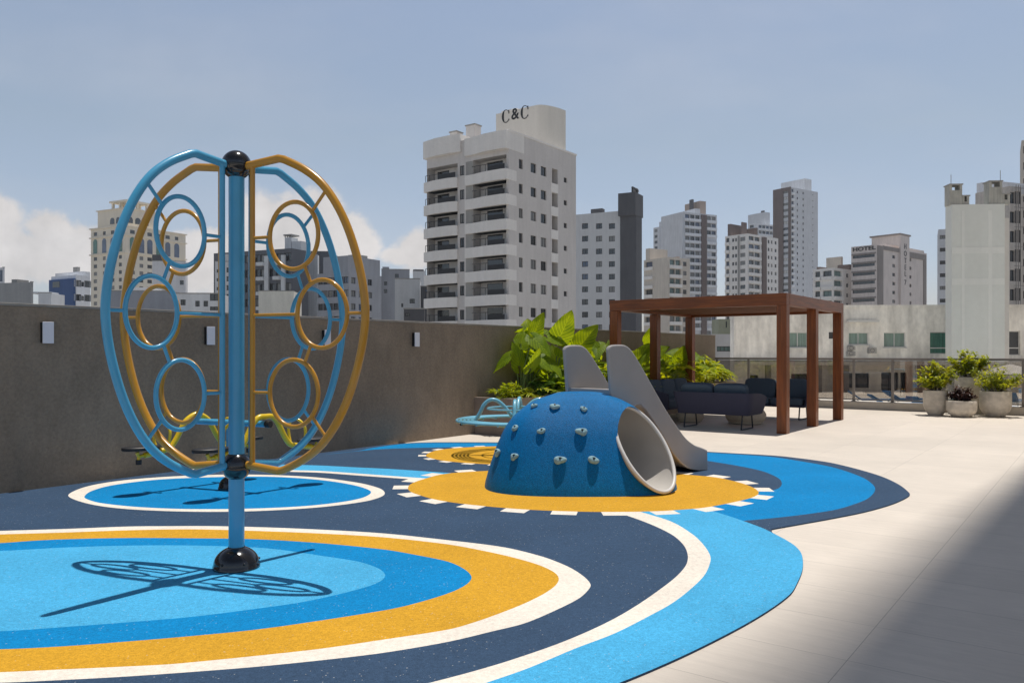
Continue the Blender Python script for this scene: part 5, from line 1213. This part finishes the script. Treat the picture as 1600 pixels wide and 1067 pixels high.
# small houses seen past the wall end
b = Bld('low_house', 'small grey house with a green-glazed terrace past the end of the wall', 'building', 1113, 1108, 1146, 62, 522, paint('house_grey', (.33, .33, .34)), ang=R(4), depthL=4)
b.pwin('R', 1120, 1144, 541, 549, mt='glass_green', dep=.1, mull=3); b.finish()
b = Bld('roof_box', 'small olive green rooftop box under the pergola beam', 'building', 1123, 1121, 1143.5, 70, 498.5, paint('olive_render', (.20, .21, .16)), ang=R(3), depthL=2); b.pwin('R', 1134, 1136, 502, 512, mt='frame_dark', dep=.05, fr=None); b.finish()
# ---- left group behind the wall
cream = paint('cream_render', (.52, .47, .385), .04, .06)
b = Bld('ornate_tower', 'cream ornate tower with arched windows, cornices and a stepped crown', 'building', 196, 142, 290, 300, 353, cream, ang=R(62))
b.LL = b.pa('L', 142); b.LR = b.pa('R', 290)
FZ = 11.9*300/FPX
def arch(b, f, a0, a1, z0, z1, mt):
    o = MB(); n_ = 10; r_ = (a1-a0)/2; P_ = [(a0, z0), (a1, z0)]+[(a0+r_+r_*math.cos(t), z1-r_+r_*math.sin(t)) for t in [PI*k/n_ for k in range(n_+1)]]
    for d_ in (-.12, -.06): o.v += [b.mp(f, q[0], d_, q[1]) for q in P_]
    k_ = len(P_); o.f.append(tuple(range(k_))); o.f.append(tuple(k_+i for i in range(k_))); o.mi += [0, 0]
    for i in range(k_): o.f.append((i, (i+1)%k_, k_+(i+1)%k_, k_+i)); o.mi.append(0)
    return o.build('arched_window', mt, b.root)
colsL = [149, 163, 176, 188]; colsR = [207, 221, 234, 248, 262, 276]
for f, cs in (('L', colsL), ('R', colsR)):
    for j, px in enumerate(cs):
        a = b.pa(f, px); w_ = 2.1 if (j % 2 == 0) else 1.7
        for i in range(9):
            z = b.zt-9.9-FZ*(i+1); b.win(f, a-w_/2, a+w_/2, z+.6, z+2.0, mt=rndb.choice(('glass_win', 'curtain_pale')), dep=.25, ft=.12)
        b.win(f, a-w_/2, a+w_/2, b.zt-2.6, b.zt-1.2, mt='glass_win', dep=.25, ft=.12)
b.finish()
for f, cs in (('L', colsL), ('R', colsR)):
    for j, px in enumerate(cs):
        a = b.pa(f, px); arch(b, f, a-1.15, a+1.15, b.zt-9.4, b.zt-3.9, M['glass_blue' if j % 3 else 'curtain_green'])
for z in (b.zt-3.5, b.zt-10.0, b.zt):
    b.box('cornice', cream, -.55, b.LR+.4, -.55, -.01, z-.1, z+.32); b.box('cornice', cream, -.55, -.01, -.009, b.LL+.4, z-.1, z+.32)
q0, q1 = 2.0, 2.0
zz1 = b.pz('L', 3, 326, 2)
m_ = MB().box(1.8, b.LR*.55, 1.8, b.LL-1.5, b.zt+.33, zz1); m_.build('second_tier', cream, b.root)
b.box('cornice', cream, 1.3, b.LR*.55+.5, 1.3, b.LL-1.0, zz1+.002, zz1+.35)
for px in (178, 193): 
    a = b.pa('L', px, 1.8)
for k in range(3):
    a = 3.2+3.4*k
    for f in ('L', 'R'):
        o = MB(); n_ = 10; r_ = 1.2; P_ = [(a-r_, b.zt+1.6), (a+r_, b.zt+1.6)]+[(a+r_*math.cos(t), b.zt+2.8+r_*math.sin(t)) for t in [PI*i/n_ for i in range(n_+1)]]
        for d_ in (1.66, 1.72): o.v += [b.mp(f, q[0], d_, q[1]) for q in P_]
        k_ = len(P_); o.f.append(tuple(range(k_))); o.mi.append(0); o.f.append(tuple(k_+i for i in range(k_))); o.mi.append(0)
        for i in range(k_): o.f.append((i, (i+1)%k_, k_+(i+1)%k_, k_+i)); o.mi.append(0)
        o.build('arched_window', M['glass_win'], b.root)
zz2 = b.pz('L', 3, 315.5, 4); 
for (u_, v_) in ((3, 3), (3, 7.2), (3, 11.4), (7.2, 3), (11.4, 3), (11.4, 11.4), (7.2, 11.4), (11.4, 7.2)): b.box('column', cream, u_, u_+.8, v_, v_+.8, zz1+.353, zz2)
b.box('pavilion_roof', cream, 2.4, 12.8, 2.4, 12.8, zz2+.002, zz2+.7)
b = tower('apartment_block', 'white block with a blue left wing, left of the ornate tower', 119, 80, 141, 170, 433, white, ang=R(60), specR=[('w', 122, 1.5, 1.4, 1), ('w', 129, 1.0, 1.0, 1.1), ('w', 137, 1.5, 1.4, 1)], specL=[('w', 110, 1.2, 1.2, 1)], roofs=[('upper_storey', 'R', 103, 141, 424, 1, 10, white), ('chimney', 'R', 120, 125, 417, 3, 1.5, gd)])
bl_ = paint('cobalt_render', (.03, .065, .16)); b.fbox('blue_wing', bl_, 'L', b.pa('L', 118), b.LL, -.5, -.01, GZ, b.pz('L', 3, 436)); b.fbox('dark_recess', M['glass_win'], 'L', b.pa('L', 97), b.pa('L', 86), -.55, -.505, b.pz('L', 8, 450), b.pz('L', 8, 441))
def simple(name, label, cx, xl, xr, Y0, yt, mt, ang, wins=(), roofs=(), dL=None, dR=None, cat='building'):
    b = Bld(name, label, cat, cx, xl, xr, Y0, yt, mt, ang, depthL=dL, depthR=dR)
    for (f, x0, x1, y0, y1, wm) in wins: b.pwin(f, x0, x1, y0, y1, mt=wm, dep=.12, ft=.06)
    b.finish()
    for (nm, f, x0, x1, yt_, ins, dd, rm) in roofs:
        a0, a1 = b.rspan(f, x0, x1, ins, dd); b.fbox(nm, rm, f, a0, a1, ins, ins+dd, b.zt+.002, b.pz(f, (a0+a1)/2, yt_, ins))
    b.fbox('roof_edge', gd, 'R', -.05, b.LR+.05, -.05, .2, b.zt+.001, b.zt+.12)
    return b
g1 = paint('shed_grey', (.20, .205, .21)); g2 = paint('bluish_grey_render', (.21, .22, .245)); dg2 = paint('dark_slate_render', (.075, .08, .092))
simple('warehouse', 'dark grey windowless block at the far left above the wall', 49, -60, 60, 110, 441, g1, R(75), roofs=[('vent', 'L', 18, 32, 436.5, 2, 2, gd)], dR=.3)
simple('glazed_block', 'sliver of a glazed block at the left edge of the view', 5, -40, 9, 150, 418, cool, R(70), wins=[('L', -2, 4, 422, 440, 'glass_blue')], dR=.3)
simple('small_house', 'small grey house left of the blue-winged block', 60, 58, 80, 140, 458, cool, R(5), roofs=[('roof_storey', 'R', 60, 79, 456, 1, 3, cool)], dL=5)
simple('warehouse', 'long dark grey low building seen through the climbing wheel', 172, 168, 272, 100, 455, g2, R(4), roofs=[('barrel_roof', 'R', 215, 235, 449, 1, 4, wt)], dL=7)
simple('white_annex', 'white windowed annex between the wheel ring and its pole', 272, 270, 342, 95, 459, paint('annex_white', (.46, .47, .48)), R(3), wins=[('R', 305, 312, 470, 479, 'glass_win'), ('R', 318, 325, 470, 479, 'glass_win'), ('R', 328, 341, 458.5, 470, 'glass_win'), ('R', 328, 341, 479, 485, 'glass_win'), ('R', 282, 290, 468, 477, 'glass_win')], dL=6)
simple('white_block', 'pale blank block in front of the ornate tower', 238, 236, 290, 200, 408, paint('block_white', (.44, .44, .45)), R(8), wins=[('R', 281, 287, 438, 445, 'glass_win')], roofs=[('roof_room', 'R', 240, 254, 398, .6, 1.2, dk)], dL=2)
# dark towers right of the pole
cm = paint('pale_lower_block', (.50, .485, .43)); wc = paint('pale_grey_panel', (.40, .41, .42))
b = Bld('apartment_block', 'dark grey apartment block with white left wing and black balconies behind the wheel', 'building', 456, 334, 482, 150, 388, dg2, ang=R(66))
for px in (368, 378, 388, 400, 412, 424, 437, 449):
    for i in range(7):
        a = b.pa('L', px); z = b.zt-2.8*(i+1); b.win('L', a-.85, a+.85, z+.5, z+2.0, mt=rndb.choice(('glass_win', 'glass_win', 'curtain_pale')), dep=.3, ft=.1)
b.finish()
for i in range(7):
    z = b.zt-2.8*(i+1)
    for p0, p1 in ((364, 376), (404, 415), (430, 441)): b.fbox('balcony', wc, 'L', *sorted((b.pa('L', p0), b.pa('L', p1))), -.8, -.01, z-.2, z+.45)
for p0, p1 in ((415, 421), (441, 447), (393, 397)): b.fbox('pale_strip', wc, 'L', *sorted((b.pa('L', p0), b.pa('L', p1))), -.4, -.012, GZ, b.zt-1.2)
z_ = b.pz('L', 4, 371, 4)
a0, a1 = sorted((b.pa('L', 445, 4), b.pa('L', 455, 4))); b.fbox('chimney', wc, 'L', a0, a1, 4, 6, b.zt+.002, z_); b.fbox('chimney_cap', gd, 'L', a0-.2, a1+.2, 3.8, 6.2, z_+.35, z_+.6)
for k in range(4): b.fbox('cap_post', gd, 'L', a0+(a1-a0)*k/3-.05, a0+(a1-a0)*k/3+.05, 4, 4.2, z_+.002, z_+.349)
a0, a1 = sorted((b.pa('L', 456, 4), b.pa('L', 470, 4))); b.fbox('roof_tank', wc, 'L', a0, a1, 4, 7, b.zt+.003, b.pz('L', 2, 377, 4))
simple('apartment_block', 'pale narrow block with a stack of dark windows just left of the wheel pole', 336, 333, 362, 135, 409, wc, R(5), wins=[('R', 338.5, 342.5, 421+13.8*i, 426+13.8*i, 'glass_win') for i in range(5)]+[('R', 354, 360, 418+13.8*i, 426+13.8*i, 'glass_win') for i in range(5)], roofs=[('roof_storey', 'R', 352, 362, 397, 0.3, 3, wc)], dL=6)
simple('striped_tower', 'slim ribbed white shaft beside a dark slab behind the wheel rings', 481, 480, 521, 165, 393, dg2, R(6), roofs=[], dL=8, wins=[('R', 497, 500, 398+14*i, 409+14*i, 'glass_win') for i in range(6)])
b_ = simple('ribbed_shaft', 'white shaft with vertical ribs in front of the dark slab', 480.5, 480, 496, 160, 398, paint('ribbed_white', (.46, .47, .48)), R(6), dL=2, dR=2.0)
for k in range(6): b_.fbox('rib', wc, 'R', .1+.33*k, .2+.33*k, -.12, -.01, GZ, b_.zt)
simple('low_block', 'cream blank low block under the dark apartment block', 404, 402, 459, 118, 455, cm, R(4), dL=6)
b = Bld('apartment_block', 'blue-grey apartment block with many small windows right of the dark one', 'building', 545, 496, 596, 140, 425, g2, ang=R(60))
for px in (501, 508, 516, 524, 532, 540):
    for i in range(6): a = b.pa('L', px); z = b.zt-2.3*(i+1); b.win('L', a-.65, a+.65, z+.35, z+1.55, mt=rndb.choice(GL), dep=.25, ft=.08)
for px in (552, 564, 578):
    for i in range(6): a = b.pa('R', px); z = b.zt-2.3*(i+1); b.win('R', a-.6, a+.6, z+.35, z+1.45, mt=rndb.choice(GL), dep=.25, ft=.08)
b.finish(); a0, a1 = b.pa('R', 546), b.pa('R', 596); b.fbox('upper_storeys', g2, 'R', .05, a1-.05, .3, 6, b.zt+.002, b.pz('R', 3, 402, .3)); b.fbox('roof_vent', gd, 'R', a0+3, a0+6, 1, 3, b.pz('R', 3, 402, .3)+.002, b.pz('R', 3, 397, .3))
simple('apartment_block', 'plain bluish grey block with rooftop windows left of the lettered tower', 596, 594, 640, 150, 421, g2, R(8), wins=[('R', 617, 623, 428, 434, 'glass_win'), ('R', 600, 605, 440, 446, 'glass_win'), ('R', 600, 605, 452, 458, 'glass_win')], roofs=[('roof_storey', 'R', 598, 608, 417, 1, 3, g2)], dL=8)
simple('white_block', 'small white block with two dark windows beside the lettered tower', 617, 615, 656, 112, 436, wc, R(5), wins=[('R', 627, 630, 474, 480, 'glass_win'), ('R', 640, 648, 467, 474, 'glass_win')], dL=6)
simple('dark_annex', 'dark little annex touching the lettered tower', 657, 656, 684, 108, 448, dk, R(5), wins=[('R', 664, 672, 452, 456, 'glass_blue')], dL=5)
simple('low_shed', 'low charcoal awning block just above the wall left of the lettered tower', 631, 629, 663, 80, 483, dk, R(5), wins=[('R', 633, 640, 489, 494, 'glass_win')], dL=3)
simple('white_block', 'far white roof block peeping above the small white block', 645, 643, 664, 210, 424, wc, R(6), roofs=[('terrace_roof', 'R', 646, 662, 421, 1, 5, dk)], dL=8)
# ---- own tower over the right side of the terrace: its edge throws the broad soft shadow
own = paint('own_tower_render', (.42, .40, .38))
t = thing('residential_tower', 'tall tower rising beside the right edge of the terrace, out of view, casting the shadow', 'building', uv(17.2, 0, 0), A)
TE = .26; TT = 128
mb = MB(); fl_ = MB()
mb.prism([(0, -24), (0, TE-.001), (4, TE-.001), (34, -14), (34, -24)], .012, TT); mb.build('wall', own, t)
for i in range(41):
    z = 3+i*3.0
    fl_.box(.6, 3.4, TE, TE+.03, z, z+1.5)
tag(fl_.build('window', M['glass_win'], t), kind='stuff')
# ------------------------------------------------------------ air
hz = MB().box(-900, 900, -40, 1000, GZ-1.2, 175).build('haze', None)
hm = bpy.data.materials.new('haze_air'); hm.use_nodes = True; nt = hm.node_tree; nt.nodes.remove(nt.nodes['Principled BSDF'])
pv = nt.nodes.new('ShaderNodeVolumePrincipled'); pv.inputs['Color'].default_value = (.86, .92, 1, 1); pv.inputs['Density'].default_value = .00024; pv.inputs['Anisotropy'].default_value = .2
nt.links.new(pv.outputs[0], nt.nodes['Material Output'].inputs['Volume'])
hz.data.materials.clear(); hz.data.materials.append(hm); tag(hz, kind='stuff')
